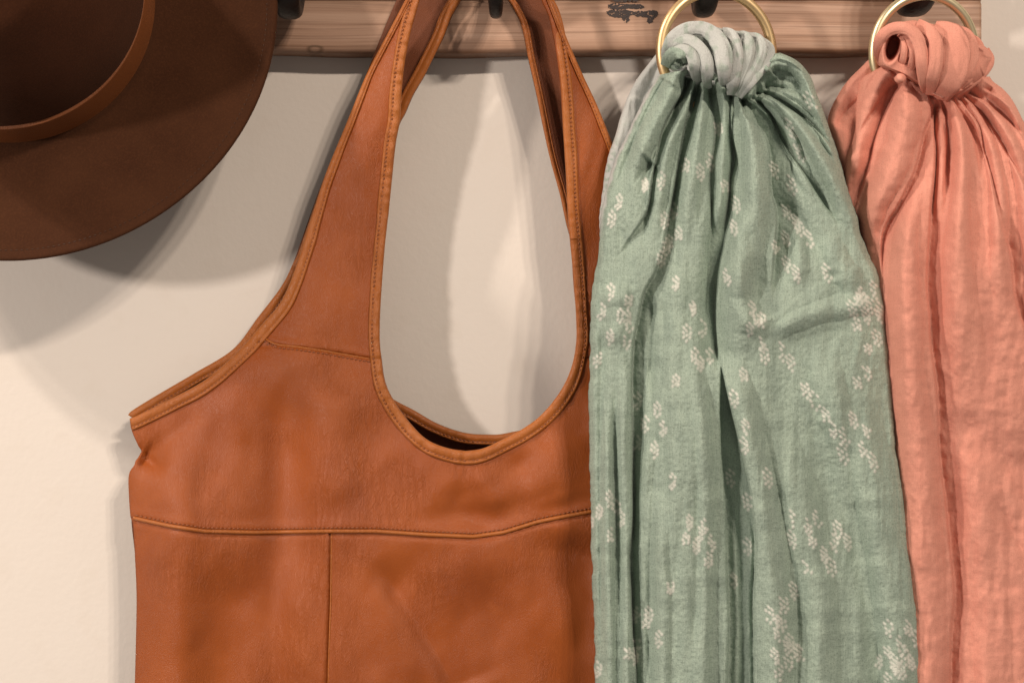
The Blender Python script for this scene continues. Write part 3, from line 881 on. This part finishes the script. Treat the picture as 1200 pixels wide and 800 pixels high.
def strands(name, parent, mat, items, rev=0.0, seed=0):
    """rolled folds of gathered cloth: (path of (px, py, depth), half widths px)"""
    V = []; F = []; UV = []; MK = []; k0 = 0; nc = 32
    for q, (path, hw) in enumerate(items):
        P = spline(path, 1.6); n = len(P)
        t = np.linspace(0, 1, n); wv = np.interp(t, np.linspace(0, 1, len(hw)), hw)
        T = np.gradient(P[:, :2], axis=0); T /= np.linalg.norm(T, axis=1)[:, None] + 1e-9
        Nn = np.stack([-T[:, 1], T[:, 0]], 1)
        a = np.linspace(0, 2*math.pi, nc, endpoint=False)
        ca, sa = np.cos(a), np.sin(a)
        ii = np.arange(n)[:, None]*.06; jj = np.minimum(np.arange(nc), nc-np.arange(nc))[None, :]
        bump = 1 + .13*vnoise(ii+q*5, jj*.55+q*3+seed, 17+q) + .09*vnoise(ii*1.2+q, jj*1.3+q*7, 27) + .05*vnoise(ii*5+q, jj*1.1+q*7, 28)
        side = (ca[None, :]*wv[:, None])*bump
        X = P[:, 0:1] + Nn[:, 0:1]*side; Y = P[:, 1:2] + Nn[:, 1:2]*side
        Dd = P[:, 2:3] + sa[None, :]*np.minimum(wv, 9)[:, None]*.00029*bump
        W = PX(X, Y, Dd)
        V.append(W.reshape(-1, 3)); F += (grid_faces(n, nc, True)+k0).tolist()
        F += [[k0+i for i in range(nc)], [k0+(n-1)*nc+i for i in range(nc)][::-1]]
        uv = np.zeros((n, nc, 2)); uv[..., 0] = X/100 + q; uv[..., 1] = Y/100; UV.append(uv.reshape(-1, 2))
        mk = np.zeros((n, nc, 3)); r_ = rev[q] if np.ndim(rev) else rev
        mk[..., 1] = np.clip(r_ - .6*r_*sstep(.15, .55, vnoise(X/6, Y/8, 63+q)), 0, 1); MK.append(mk.reshape(-1, 3))
        k0 += n*nc
    return mesh_from(name, np.concatenate(V), F, mat, parent, True, np.concatenate(UV), np.concatenate(MK))

# ---- sage scarf
SG = [
 # pts, amp_l, w_l, amp_r, w_r, taper0, taper1
 ([(866,112),(873,135),(885,146),(897,160),(902,185),(903,222),(910,252),(908,290),(905,330),(906,360)], 0.5, 6, 11.0, 17, .03, .3),
 ([(858,104),(856,130),(857,160),(862,185),(857,212),(856,240),(850,280),(842,315),(839,345),(839,385),(843,440)], 10.0, 10, 6.5, 9, .02, .1),
 ([(830,92),(831,120),(836,140),(837,165),(833,190),(831,215),(833,255),(830,290),(829,325),(827,360),(828,400)], 2.5, 7, 6.5, 9, .02, .25),
 ([(815,92),(812,107),(804,138),(796,180),(789,225),(781,265),(777,290),(767,320),(755,342),(748,372),(742,405),(740,455),(741,505),(741,560),(741,612),(737,650),(739,690),(741,740),(744,775),(746,850)], 1.0, 7, 9.0, 12, .02, .0),
 ([(803,86),(801,106),(787,130),(777,150),(770,180),(763,215),(758,248),(741,275),(720,305)], 1.5, 8, 9.0, 12, .03, .35),
 ([(780,92),(767,114),(751,148),(738,180),(722,222),(716,240)], 4.5, 9, 3.0, 9, .03, .4),
 ([(766,190),(752,205),(740,220)], 4.0, 8, 3.0, 9, .1, .6),
 ([(878,115),(890,122),(905,141),(917,165),(930,186),(941,202),(960,231),(977,256),(992,274)], 1.5, 6, 6.5, 8, .02, .35),
 ([(884,111),(900,112),(922,126),(945,141),(965,161),(982,186),(992,212),(1004,245)], 1.5, 6, 6.0, 9, .02, .3),
 ([(885,118),(902,136),(911,158),(922,180),(934,199),(941,218)], 2, 6, 4.5, 8, .04, .4),
 ([(893,104),(910,108),(935,122),(955,140),(972,166)], 2, 6, 4.5, 7, .05, .4),
 ([(898,78),(905,72),(917,71),(935,80),(948,94),(955,112)], 4.5, 7, 3, 6, .02, .3),
 ([(893,100),(910,92),(925,92),(945,104),(960,125)], 3, 6, 2.5, 7, .05, .5),
 ([(912,226),(925,245),(942,262),(955,285),(963,310)], 3.2, 14, 2.0, 12, .3, .3, 1.5),
 ([(838,400),(900,378),(935,360),(972,342),(1015,336)], -1.0, 13, -1.0, 11, .35, .35, 2),
 ([(905,408),(935,398),(962,390),(1010,382)], 1.6, 8, .8, 8, .35, .4, 1.5),
 ([(930,470),(945,500),(960,530),(973,572),(992,612),(1008,672),(1018,740),(1024,820)], 2.6, 26, 3.6, 16, .3, .0, 1.6),
 ([(905,430),(930,520),(945,600),(960,700)], 1.4, 18, 1.4, 24, .3, .3, 2),
 ([(902,600),(918,660),(936,730),(950,830)], 1.6, 14, 1.6, 20, .3, .1, 1.6),
 ([(1030,420),(1034,520),(1042,620),(1050,700)], 2.2, 12, 1, 12, .3, .2, 1.6),
 ([(713,300),(706,350),(704,420),(705,500),(704,600),(705,700),(708,820)], 1.0, 6, 2.6, 9, .2, .0, 1.3),
 ([(722,430),(722,530),(726,625),(731,700),(737,750)], 2.4, 6, .8, 6, .3, .1, 1.2),
 ([(722,250),(736,300),(738,340)], 1.6, 8, 1.6, 10, .4, .4, 1.5),
 ([(765,345),(762,380),(762,440),(760,480)], 2.4, 8, 4.8, 9, .2, .4, 1.3),
 ([(776,320),(776,400),(771,460),(768,500)], 1.0, 6, 2.8, 8, .3, .5, 1.3),
 ([(812,190),(812,240),(808,300),(806,360),(812,430)], 1.0, 8, 1.8, 14, .3, .3, 1.6),
 ([(757,600),(758,650),(760,700),(756,760)], 1.5, 8, 1.5, 9, .3, .3, 1.5),
 ([(797,560),(795,640),(790,700),(796,780),(792,840)], 2.0, 12, 1.5, 10, .3, .1, 1.6),
 ([(776,480),(780,560),(778,640)], 1.4, 10, 1.4, 10, .4, .4, 1.6),
 ([(818,520),(822,560),(815,600),(820,680),(812,760)], 1.6, 10, 2.0, 10, .3, .2, 1.6),
 ([(836,560),(834,620),(832,675),(834,740),(833,830)], 1.8, 6, 2.2, 7, .3, .0, 1.3),
 ([(868,225),(872,262),(866,300)], -1.2, 10, 2.6, 16, .4, .4, 1.8),
 ([(895,250),(885,285),(888,330),(880,370)], 2.4, 14, 1.0, 12, .3, .4, 1.6),
 ([(845,345),(870,350),(895,347)], 1.4, 7, 1.4, 9, .4, .4, 1.5),
]
SGR = [
 ([(898,398), (935,376), (985,360), (1036,356)], [9,14,15,12], 2.4, .25, .2),
 ([(700,352), (722,345), (745,350)], [12,15,12], 1.6, .3, .3),
 ([(802,76),(791,92),(780,120),(764,150),(749,185),(737,235)], [7,12,14,13,12,9], 6.0, .03, .4),
 ([(815,88),(808,112),(796,140),(783,168),(773,205),(768,245),(762,290)], [5,8,10,11,12,11,8], 6.0, .04, .3),
 ([(824,92),(822,125),(818,155),(812,190),(806,230),(800,290)], [5,9,11,13,15,14], 5.5, .04, .4),
 ([(836,93),(845,102),(850,120),(850,150),(847,190),(845,230),(838,280)], [5,8,9,10,10,9,6], 5.5, .03, .2),
 ([(868,116),(878,150),(884,190),(885,240),(875,290),(866,335),(868,385),(880,440)], [5,12,17,19,20,22,24,20], 6.5, .05, .4),
 ([(872,114),(890,118),(910,138),(926,168),(942,205),(955,240)], [5,8,9,10,9,8], 5.0, .05, .4),
 ([(886,112),(905,118),(930,140),(952,170),(972,205),(990,245),(1005,290)], [5,7,9,10,12,13,12], 5.0, .05, .4),
 ([(896,106),(925,113),(950,132),(972,162),(987,200)], [5,8,10,9,6], 4.5, .05, .3),
 ([(897,86),(907,73),(924,74),(940,86),(951,106),(960,132),(972,160)], [6,9,10,10,9,8,6], 6.0, .03, .3),
 ([(712,420),(711,520),(712,640),(714,1000)], [8,9,9,8], 4.0, .2, .0),
 ([(732,410),(731,520),(733,640),(737,1000)], [8,9,7,6], 3.5, .2, .0),
 ([(722,320),(720,370),(722,420)], [14,20,14], 3.5, .35, .35),
 ([(790,330),(796,430),(800,520),(796,640),(800,1000)], [24,36,40,40,38], 5.0, .3, .0),
 ([(760,440),(758,540),(752,640),(752,1000)], [8,10,9,7], 3.0, .2, .0),
 ([(812,400),(826,520),(828,640),(822,1000)], [10,12,14,14], 2.5, .2, .0),
 ([(778,560),(774,640),(776,720),(770,1000)], [9,12,12,12], 2.2, .2, .0),
 ([(858,415),(875,500),(893,580),(905,680),(908,1000)], [14,18,20,22,22], 5.0, .1, .0),
 ([(900,440),(922,530),(945,620),(958,720),(962,1000)], [16,22,24,26,26], 4.0, .3, .0),
 ([(1005,420),(1018,520),(1032,620),(1050,720),(1062,1000)], [18,24,24,24,24], 5.0, .3, .0),
 ([(960,400),(975,470),(992,540)], [18,22,16], 3.0, .4, .4),
 ([(855,372),(885,378),(900,400)], [14,18,14], 2.5, .4, .4),
 ([(925,260),(935,300),(930,345)], [10,14,12], 3.0, .4, .4),
 ([(965,270),(985,310),(1010,350)], [12,16,16], 3.0, .4, .4),
]
SCR = [
 ([(1042,78),(1024,118),(1009,170),(1000,230)], [8,14,14,12], 5.5, .05, .3),
 ([(1057,96),(1062,130),(1056,165),(1041,205),(1022,250),(1014,300)], [9,20,20,17,14,12], 7.5, .08, .3),
 ([(1076,205),(1062,270),(1060,340),(1066,450),(1078,600),(1088,1000)], [10,19,24,26,28,26], 6.0, .1, .0),
 ([(1099,122),(1103,200),(1098,270)], [5,7,6], 4.0, .05, .4),
 ([(1116,126),(1126,170),(1126,225),(1122,300),(1128,390),(1140,470)], [7,11,15,20,24,22], 5.5, .04, .4),
 ([(1134,120),(1159,170),(1170,230),(1172,300),(1180,380)], [6,9,11,13,12], 5.0, .04, .4),
 ([(1148,114),(1184,165),(1202,230),(1214,330),(1218,440)], [6,9,12,15,16], 5.0, .04, .3),
 ([(1160,106),(1188,128),(1205,160)], [7,10,9], 4.0, .1, .3),
 ([(1140,500),(1150,600),(1160,700)], [24,30,28], 3.0, .4, .4),
 ([(1165,560),(1195,600),(1225,660)], [16,18,18], 2.5, .3, .3),
 ([(1135,650),(1160,720),(1170,1000)], [20,26,28], 3.0, .3, .0),
 ([(1045,560),(1052,700),(1060,1000)], [14,16,16], 3.0, .3, .0),
]
def gap_left(y): return np.interp(y, [380, 430, 480, 530, 580, 600, 675, 725, 850], [842, 844.5, 844, 845, 849, 850, 852, 854, 851])
def gap_right(y): return np.interp(y, [380, 417, 450, 480, 520, 555, 580, 612, 640, 704, 850], [841, 843, 850, 857, 867, 875, 880, 884, 887, 883, 885])
def build_green():
    ringc = PX(841, 62, .062)
    r = root('sage_scarf', tuple(PX(870, 800, .06)), 'sage green gauze scarf with white woven flowers looped through a brass ring', 'scarf', 'scarves hung from brass rings')
    L = [(58,782),(66,772),(80,775),(95,768),(112,757),(150,738),(185,722),(225,709),(265,703),(300,700),(350,694),(400,691),(500,690),(600,692),(700,695),(800,697),(850,698),(990,700)]
    R = [(58,900),(62,914),(72,935),(90,950),(110,957),(130,965),(160,975),(190,985),(240,1000),(290,1015),(320,1030),(350,1038),(390,1042),(440,1047),(500,1050),(560,1057),(600,1062),(660,1070),(720,1078),(800,1084),(850,1088),(990,1098)]
    yt = lambda u: float(np.interp(u, [0, .1, .2, .45, .60, .72, .85, 1], [88, 84, 82, 88, 96, 78, 64, 62]))
    def df(X, Y, U, V):
        b = .080 + .016*sstep(60, 330, Y) * (1-np.abs(2*U-1)**2.2)
        b = b - .004*sstep(300, 800, Y)*0
        b = b - creases(X, Y, SG, 1.8) + 1.75*ridges(X, Y, SGR)
        # deep parting between the two hanging halves
        gl, gr = gap_left(Y), gap_right(Y)
        ing = sstep(-1.2, 1.2, X-gl)*sstep(-1.2, 1.2, gr-X)*sstep(400, 500, Y)
        inner = .013 - .004*np.exp(-((X-gl-10)/5)**2)*sstep(560, 640, Y) - .003*np.exp(-((gr-X-6)/5)**2)*sstep(600, 640, Y)
        b = b - ing*inner
        # edge of the flap swells
        b = b + .0025*np.exp(-np.clip(X-gr, 0, None)/12)*(X > gr)*sstep(400, 470, Y)
        b = b - .0030*np.exp(-np.clip(gl-X, 0, None)/10)*(X < gl)*sstep(430, 520, Y)
        # fine stretched wrinkles running down with the folds
        ang = X + (Y-100)*np.interp(X, [690, 850, 1080], [.16, 0, -.22])*(1-sstep(150, 500, Y)) + 7*vnoise(X/90, Y/120, 36)
        b = b + .0006*vnoise(ang/9, Y/70, 31) + .0003*vnoise(ang/4.6, Y/45, 32) + .0026*vnoise(ang/26, Y/150, 33)*sstep(200, 330, Y) + .0008*vnoise(ang/13, Y/170, 37)*sstep(300, 420, Y)*(1-.6*sstep(870, 900, X))
        b = b + .0003*vnoise(X/3.0, Y/3.2, 34)
        # broad lateral pulls of the crinkled weave
        b = b + .0006*vnoise(X/60, Y/13, 35)*sstep(250, 350, Y)
        return b
    bk = lambda X, Y: np.interp(Y, [60, 150, 400, 850], [.052, .052, .058, .060]) + 0*X
    def mk(X, Y):
        A = motif(X, Y)
        # the pale reverse peeps out along the upper left rim
        el = X - np.interp(Y, [a for a, _ in L], [b for _, b in L])
        rv = (1-sstep(1.5, 4.5, el+1.5*vnoise(X/5, Y/6, 41)))*(1-sstep(235, 290, Y))
        return A, rv
    cloth_piece('drape', r, M_GREEN, L, R, yt, 985, df, bk, 1.25, mk, 9)
    # pale back fold on the left
    L2 = [(62,770),(75,760),(95,745),(120,733),(160,720),(190,711),(225,705),(265,702),(310,702)]
    R2 = [(62,800),(75,800),(95,790),(120,785),(160,770),(190,760),(225,750),(265,745),(310,730)]
    C2 = [([(775,70),(765,92),(752,120),(746,150),(738,185)], 3.2, 6, 3.2, 7, .05, .4), ([(768,98),(757,125),(752,150)], 2, 5, 2, 5, .1, .5), ([(752,84),(738,130),(727,180)], 1.2, 6, 1, 6, .2, .4)]
    def df2(X, Y, U, V):
        return .054 + .0*X - creases(X, Y, C2) + .0004*vnoise(X/4, Y/30, 51)
    def mk2(X, Y):
        A = np.zeros(X.shape)
        g = sstep(.1, .45, vnoise(X/3.2, Y/3.4, 52))*sstep(135, 200, Y+12*vnoise(X/9, Y/9, 53))*.8
        g = np.maximum(g, sstep(757, 765, X - (Y-95)*-.35)*sstep(80, 95, Y)*0)
        return A, 1-g
    cloth_piece('back_fold', r, M_GREEN, L2, R2, 62, 312, df2, .044, 1.25, mk2, 8)
    # the gathered loop over the ring
    L3 = [(25.5,815),(27,808),(30,800),(35,792),(40,787),(50,781),(60,779),(70,779),(78,781),(84,790),(90,800),(97,822),(104,846),(112,862),(116,868)]
    R3 = [(25.5,817),(27,824),(30,832),(34,848),(36,860),(38,880),(43,893),(50,904),(58,907),(66,904),(75,900),(85,893),(95,886),(104,880),(112,873),(116,869)]
    C3 = [([(782,59),(786,50),(793,45),(803,45),(812,52),(819,62),(823,76),(824,96)], 3.5, 4.5, 4.5, 5, .05, .02),
          ([(786,45),(797,37),(808,39),(818,46),(827,58),(832,76),(834,96)], 2.6, 4.5, 4.2, 5, .1, .02),
          ([(812,31),(826,35),(838,45),(845,56)], .8, 4, 2.0, 6, .2, .5),
          ([(842,34),(852,42),(857,54),(860,72),(858,98)], 3.0, 5, 4.5, 5, .1, .02),
          ([(865,38),(866,52),(864,70),(861,92),(862,106)], 3.0, 5, 3.0, 5, .1, .02),
          ([(886,42),(883,58),(877,76),(868,98)], 3.0, 5, 3.5, 5, .1, .02),
          ([(897,52),(891,68),(881,86),(871,104)], 2.0, 5, 3.0, 5, .1, .02),
          ([(874,40),(874,56),(870,74),(865,96)], 1.6, 4, 1.6, 4, .2, .1),
          ([(800,62),(804,70),(806,80),(806,90)], 5.0, 4, 3.5, 4, .05, .05),
          ([(781,76),(789,72),(797,74),(803,78)], 3.5, 4, 3.5, 4, .1, .1),
          ([(842,60),(846,74),(846,96)], 1.0, 5, 1.0, 5, .3, .1)]
    def df3(X, Y, U, V):
        top = np.clip((Y-25)/26, 0, 1); rt = np.sqrt(np.clip(1-(1-top)**2, 0, 1))
        b = .072 + .013*rt - .010*sstep(80, 112, Y) - creases(X, Y, C3)
        b = b - .006*sstep(862, 905, X)
        return b + .0004*vnoise(X/4, Y/7, 61) + .0002*vnoise(X/2, Y/2.2, 62)
    def mk3(X, Y):
        g = (1-sstep(.9, 1.15, np.hypot((X-790)/14, (Y-70)/12)))
        n = vnoise(X/7, Y/9, 63)
        g = np.maximum(g, sstep(.25, .6, n)*.45)
        g = np.maximum(g, .8*np.exp(-((X-800)/12)**2-((Y-38)/3.5)**2))
        return np.zeros(X.shape), 1-g
    cloth_piece('loop', r, M_GREEN, L3, R3, 25.5, 116, df3, .060, 1.0, mk3, 9, edge_round=.9)
    strands('loop_folds', r, M_GREEN, [
        ([(782,74,.074),(783,58,.084),(791,43,.088),(806,34,.089),(824,34,.088),(838,44,.090),(846,60,.094),(848,80,.095),(848,97,.088),(850,106,.072)], [6,7,8,8,8,9,10.5,11,10,7,4]),
        ([(786,66,.080),(791,54,.088),(803,47,.091),(816,53,.093),(826,66,.095),(829,82,.094),(829,96,.086),(832,104,.070)], [5,6,7,8,8,8,7,3.5]),
        ([(784,72,.084),(790,62,.092),(800,58,.095),(810,64,.096),(814,78,.095),(816,90,.086),(819,99,.070)], [4,6,6.5,7,7,6.5,3.5]),
        ([(846,38,.078),(856,40,.084),(862,50,.088),(864,66,.090),(861,84,.090),(858,100,.086),(857,112,.076)], [6,7,7,7.5,7.5,7,5]),
        ([(866,42,.076),(874,44,.082),(877,56,.086),(873,76,.087),(866,96,.086),(861,112,.076)], [6,7.5,8,7,6,4]),
        ([(878,44,.074),(888,47,.079),(891,60,.083),(884,78,.085),(873,96,.086),(863,113,.076)], [6,7.5,7.5,7,6.5,4]),
        ([(892,50,.070),(901,56,.076),(900,68,.080),(890,84,.084),(877,100,.085),(866,114,.076)], [5,6.5,7,7,6.5,4]),
        ([(779,78,.078),(784,68,.088),(792,62,.094),(801,66,.096),(804,74,.090)], [6,8,8,6,3]),
      ], [1,.95,.9,1,.8,.85,.95,.0])
    ring('brass_ring', (840, 61), 75.5, 4.3, 16, 15, M_BRASS, 'gold coloured brass ring holding the sage green scarf', .060)

TILT = 9
def ring(name, c, rad, tube, axis_deg, turn_deg, mat, label, d):
    C = PX(c[0], c[1], d); k = TAN*(D-d)/600
    R = rad*k; t = tube*k*1.4; V = []
    nr, nc = 128, 16
    Rm = Matrix.Rotation(math.radians(turn_deg), 3, Vector((-math.sin(math.radians(axis_deg)), 0, math.cos(math.radians(axis_deg)))))
    Rm = Matrix.Rotation(math.radians(TILT), 3, 'X') @ Rm
    for i in range(nr):
        a = 2*math.pi*i/nr
        for j in range(nc):
            b = 2*math.pi*j/nc
            p = Vector(((R-t+t*math.cos(b))*math.cos(a), t*math.sin(b), (R-t+t*math.cos(b))*math.sin(a)))
            V.append(np.array(Rm @ p))
    F = grid_faces(nr, nc, True).tolist()
    F += [[(nr-1)*nc+j, j, (j+1) % nc, (nr-1)*nc+(j+1) % nc] for j in range(nc)]
    o = mesh_from(name, np.array(V), F, mat, None); o.location = C
    o['label'] = label; o['category'] = 'ring'; o['group'] = 'brass rings hung on the hooks'
    return o

SC = [
 ([(1052,97),(1037,108),(1022,130),(1008,152),(999,168)], 2.0, 6, 4.0, 8, .05, .4),
 ([(1058,98),(1046,114),(1034,140),(1025,165),(1018,195),(1003,240),(996,260)], 7.5, 9, 2.5, 10, .03, .3),
 ([(1062,92),(1080,100),(1090,116),(1091,135),(1083,155),(1076,185),(1070,205),(1054,238),(1037,266),(1033,290),(1034,315),(1037,345)], 2.5, 7, 9.0, 10, .02, .3),
 ([(1095,115),(1094,150),(1096,175),(1095,205),(1091,244),(1089,277),(1086,330),(1089,367),(1091,405),(1097,450),(1099,490),(1101,536),(1108,590),(1113,640),(1118,698),(1114,760),(1111,1000)], 2.0, 6, 9.5, 15, .02, .0),
 ([(1101,115),(1108,140),(1110,170),(1107,205),(1103,240)], 1.5, 5, 5.5, 7, .02, .4),
 ([(1113,112),(1122,128),(1136,152),(1145,180),(1149,215)], 1.8, 6, 6.0, 8, .02, .35),
 ([(1120,112),(1145,145),(1153,175),(1161,205),(1171,255),(1184,300),(1189,345),(1202,390),(1215,440)], 2.0, 7, 6.5, 9, .02, .25),
 ([(1127,110),(1155,140),(1175,170),(1191,198),(1205,225),(1220,260)], 2, 6, 5.5, 8, .02, .3),
 ([(1134,108),(1150,118),(1175,136),(1195,156),(1212,180)], 2.0, 6, 5.0, 8, .02, .3),
 ([(1150,103),(1175,117),(1198,140),(1215,160)], 1, 6, 3.5, 8, .1, .3),
 ([(1070,130),(1060,170),(1045,210)], 1.5, 12, 1.5, 12, .4, .4, 1.8),
 ([(1140,190),(1146,240),(1152,300),(1155,340)], 2.4, 13, 1.8, 12, .3, .5, 1.6),
 ([(1120,220),(1122,290),(1124,335)], -1.4, 12, -1.4, 14, .4, .5, 2),
 ([(1153,330),(1155,400),(1160,470)], 1.2, 10, 1.6, 14, .3, .4, 1.6),
 ([(1112,470),(1150,515),(1190,545),(1230,555)], 3.4, 24, 3.4, 20, .3, .1, 1.6),
 ([(1120,690),(1150,730),(1175,790),(1190,840)], 1.8, 14, 2.2, 16, .3, .1, 1.6),
 ([(1060,640),(1068,720),(1078,800)], 2.0, 14, 2.0, 14, .3, .2, 1.8),
 ([(1180,560),(1188,600),(1195,650)], 2.0, 16, 2.0, 16, .3, .3, 1.8),
]
def build_coral():
    r = root('coral_scarf', tuple(PX(1130, 800, .06)), 'plain coral pink muslin scarf gathered through the ring beside the board end', 'scarf', 'scarves hung from brass rings')
    L = [(66,1040),(74,1028),(84,1018),(96,1007),(125,1002),(154,999),(198,988),(240,985),(300,985),(400,990),(600,1005),(850,1020),(990,1026)]
    R = [(66,1100),(74,1130),(84,1155),(95,1163),(105,1176),(120,1188),(150,1203),(200,1226),(300,1252),(400,1262),(600,1275),(850,1290),(990,1296)]
    yt = lambda u: float(np.interp(u, [0, .12, .3, .5, .7, .85, 1], [90, 74, 74, 96, 100, 90, 90]))
    def df(X, Y, U, V):
        b = .066 + .016*sstep(985, 1080, X) + .012*sstep(80, 300, Y)*(1-np.abs(np.clip((X-1000)/230, 0, 1)*2-1)**2.2)
        b = b - .011*(1-sstep(985, 1065, X))*sstep(180, 300, Y) - .017*sstep(330, 620, Y)
        b = b - creases(X, Y, SC, 1.35) + 1.35*ridges(X, Y, SCR)
        ang = X + (Y-100)*np.interp(X, [990, 1090, 1250], [.12, 0, -.25])*(1-sstep(150, 500, Y))
        b = b + .0008*vnoise(ang/11, Y/80, 71) + .0016*vnoise(ang/26, Y/150, 73)*sstep(180, 320, Y) + .0004*vnoise(ang/6, Y/30, 72)
        b = b + .0005*vnoise(X/50, Y/16, 74)*sstep(200, 320, Y) + .00035*vnoise(X/7, Y/8, 75) + .0002*vnoise(X/3.2, Y/4, 76)
        b = b + .0003*vnoise(X/16+Y/50, Y/11-X/70, 77)*sstep(180, 300, Y)
        return b
    bk = lambda X, Y: np.interp(Y, [60, 150, 400, 850], [.050, .048, .038, .028]) + 0*X
    cloth_piece('drape', r, M_CORAL, L, R, yt, 985, df, bk, 1.4, lambda X, Y: (0*X, 0*X), 10)
    L2 = [(70,1018),(80,1008),(99,990),(127,974),(146,970),(165,976),(200,986),(260,1000)]
    R2 = [(70,1050),(80,1050),(99,1045),(127,1040),(146,1040),(165,1035),(200,1030),(260,1020)]
    C2 = [([(1010,112),(992,128),(978,150)], 2.5, 8, 3.5, 8, .1, .2), ([(1012,92),(998,100),(985,118)], 1.2, 8, 1.2, 8, .2, .3)]
    cloth_piece('back_fold', r, M_CORAL, L2, R2, 70, 262, lambda X, Y, U, V: .062 - creases(X, Y, C2) + .0004*vnoise(X/6, Y/20, 81) - .010*sstep(160, 240, Y), .046, 1.3, lambda X, Y: (0*X, 0*X), 10)
    L3 = [(24,1068),(26,1056),(29,1045),(33,1036),(40,1030),(48,1027),(60,1026),(72,1027),(78,1030),(84,1046),(92,1062),(100,1074),(108,1083),(114,1094),(118,1102)]
    R3 = [(24,1072),(26,1082),(29,1096),(33,1110),(36,1136),(42,1142),(50,1145),(55,1155),(62,1161),(68,1164),(78,1160),(88,1157),(96,1150),(104,1138),(112,1120),(118,1104)]
    C3 = [([(1052,34),(1060,44),(1062,58),(1058,76)], 2.6, 4, 3.0, 5, .1, .1),
          ([(1064,38),(1070,52),(1075,72),(1083,98)], 2.5, 5, 2.8, 5, .2, .02),
          ([(1078,34),(1089,46),(1093,60),(1089,80),(1083,100)], 2.8, 5, 3.6, 5, .15, .02),
          ([(1066,28),(1084,33),(1097,45),(1100,60),(1096,84),(1091,110)], 2.6, 5, 1.2, 7, .15, .02),
          ([(1139,40),(1140,58),(1134,80),(1124,104)], 2.2, 7, 1.6, 6, .2, .02),
          ([(1153,57),(1144,76),(1135,92),(1126,106)], 2.2, 6, 2.2, 5, .1, .02),
          ([(1160,66),(1152,84),(1138,100)], 1.6, 5, 1.6, 5, .1, .1),
          ([(1118,110),(1135,100),(1155,92)], 3.0, 6, 3.0, 6, .05, .05),
          ([(1120,40),(1122,66),(1116,96)], .8, 9, .8, 9, .3, .2)]
    def df3(X, Y, U, V):
        top = np.clip((Y-23)/26, 0, 1); rt = np.sqrt(np.clip(1-(1-top)**2, 0, 1))
        b = .074 + .020*rt - .008*sstep(85, 115, Y) - creases(X, Y, C3, 1.2)
        b = b - .007*sstep(1130, 1164, X)
        pit = np.hypot((X-1046-(55-Y)*.22)/8.5, (Y-55)/17)
        b = b - .024*(1-sstep(.55, 1.12, pit)) + .0016*np.exp(-((pit-1.25)/.25)**2)
        return b + .0004*vnoise(X/6, Y/9, 91)
    cloth_piece('loop', r, M_CORAL, L3, R3, 24, 118, df3, .060, 1.0, lambda X, Y: (0*X, 0*X), 9, edge_round=.9)
    strands('loop_folds', r, M_CORAL, [
        ([(1034,74,.080),(1030,60,.090),(1032,45,.096),(1043,35,.098),(1058,33,.099),(1071,40,.100),(1078,56,.100),(1081,76,.099),(1083,98,.092),(1086,108,.082)], [5,7,7,7,7.5,8,8,8,7,5]),
        ([(1050,82,.084),(1057,74,.093),(1060,60,.097),(1059,47,.096),(1053,40,.092)], [3,4.5,4.5,4,3]),
        ([(1062,88,.084),(1068,78,.094),(1070,62,.098),(1066,48,.097),(1057,40,.094)], [3,5,5,5,3]),
        ([(1074,28,.086),(1088,36,.096),(1096,50,.099),(1096,72,.100),(1092,94,.095),(1090,112,.082)], [6,8,9,9,8,5]),
        ([(1094,32,.082),(1112,42,.092),(1120,60,.095),(1116,82,.095),(1108,102,.090),(1102,117,.080)], [8,15,18,18,15,8]),
        ([(1116,36,.078),(1130,44,.086),(1134,62,.090),(1128,82,.091),(1116,102,.087),(1108,114,.078)], [7,11,12,11,9,5]),
        ([(1138,46,.072),(1146,56,.080),(1144,72,.083),(1133,90,.084),(1118,108,.078)], [6,8,9,8,4]),
        ([(1154,58,.066),(1158,70,.075),(1150,84,.079),(1136,98,.080),(1120,110,.076)], [5,7,7,6,4]),
      ], 0.0, 3)
    # the little pinched tuck under the loop
    V = []
    for i in range(13):
        for k2 in range(18):
            ph = math.pi*(i+.05)/12.1; a = 2*math.pi*k2/18
            rr = 1+.15*math.sin(3*a+ph*2)
            V.append(PX(1055+6.5*math.sin(ph)*math.cos(a)*rr, 92-6*math.cos(ph), .092+.005*math.sin(ph)*math.sin(a)))
    uvs = np.zeros((len(V), 2))
    mesh_from('tuck', V, grid_faces(13, 18, True), M_CORAL, r, True, uvs + 10.3, np.zeros((len(V), 3)))
    ring('brass_ring', (1083, 61), 70, 4.0, 6, 12, M_BRASS2, 'pale gold ring holding the coral pink scarf', .060)

build_green()
build_coral()
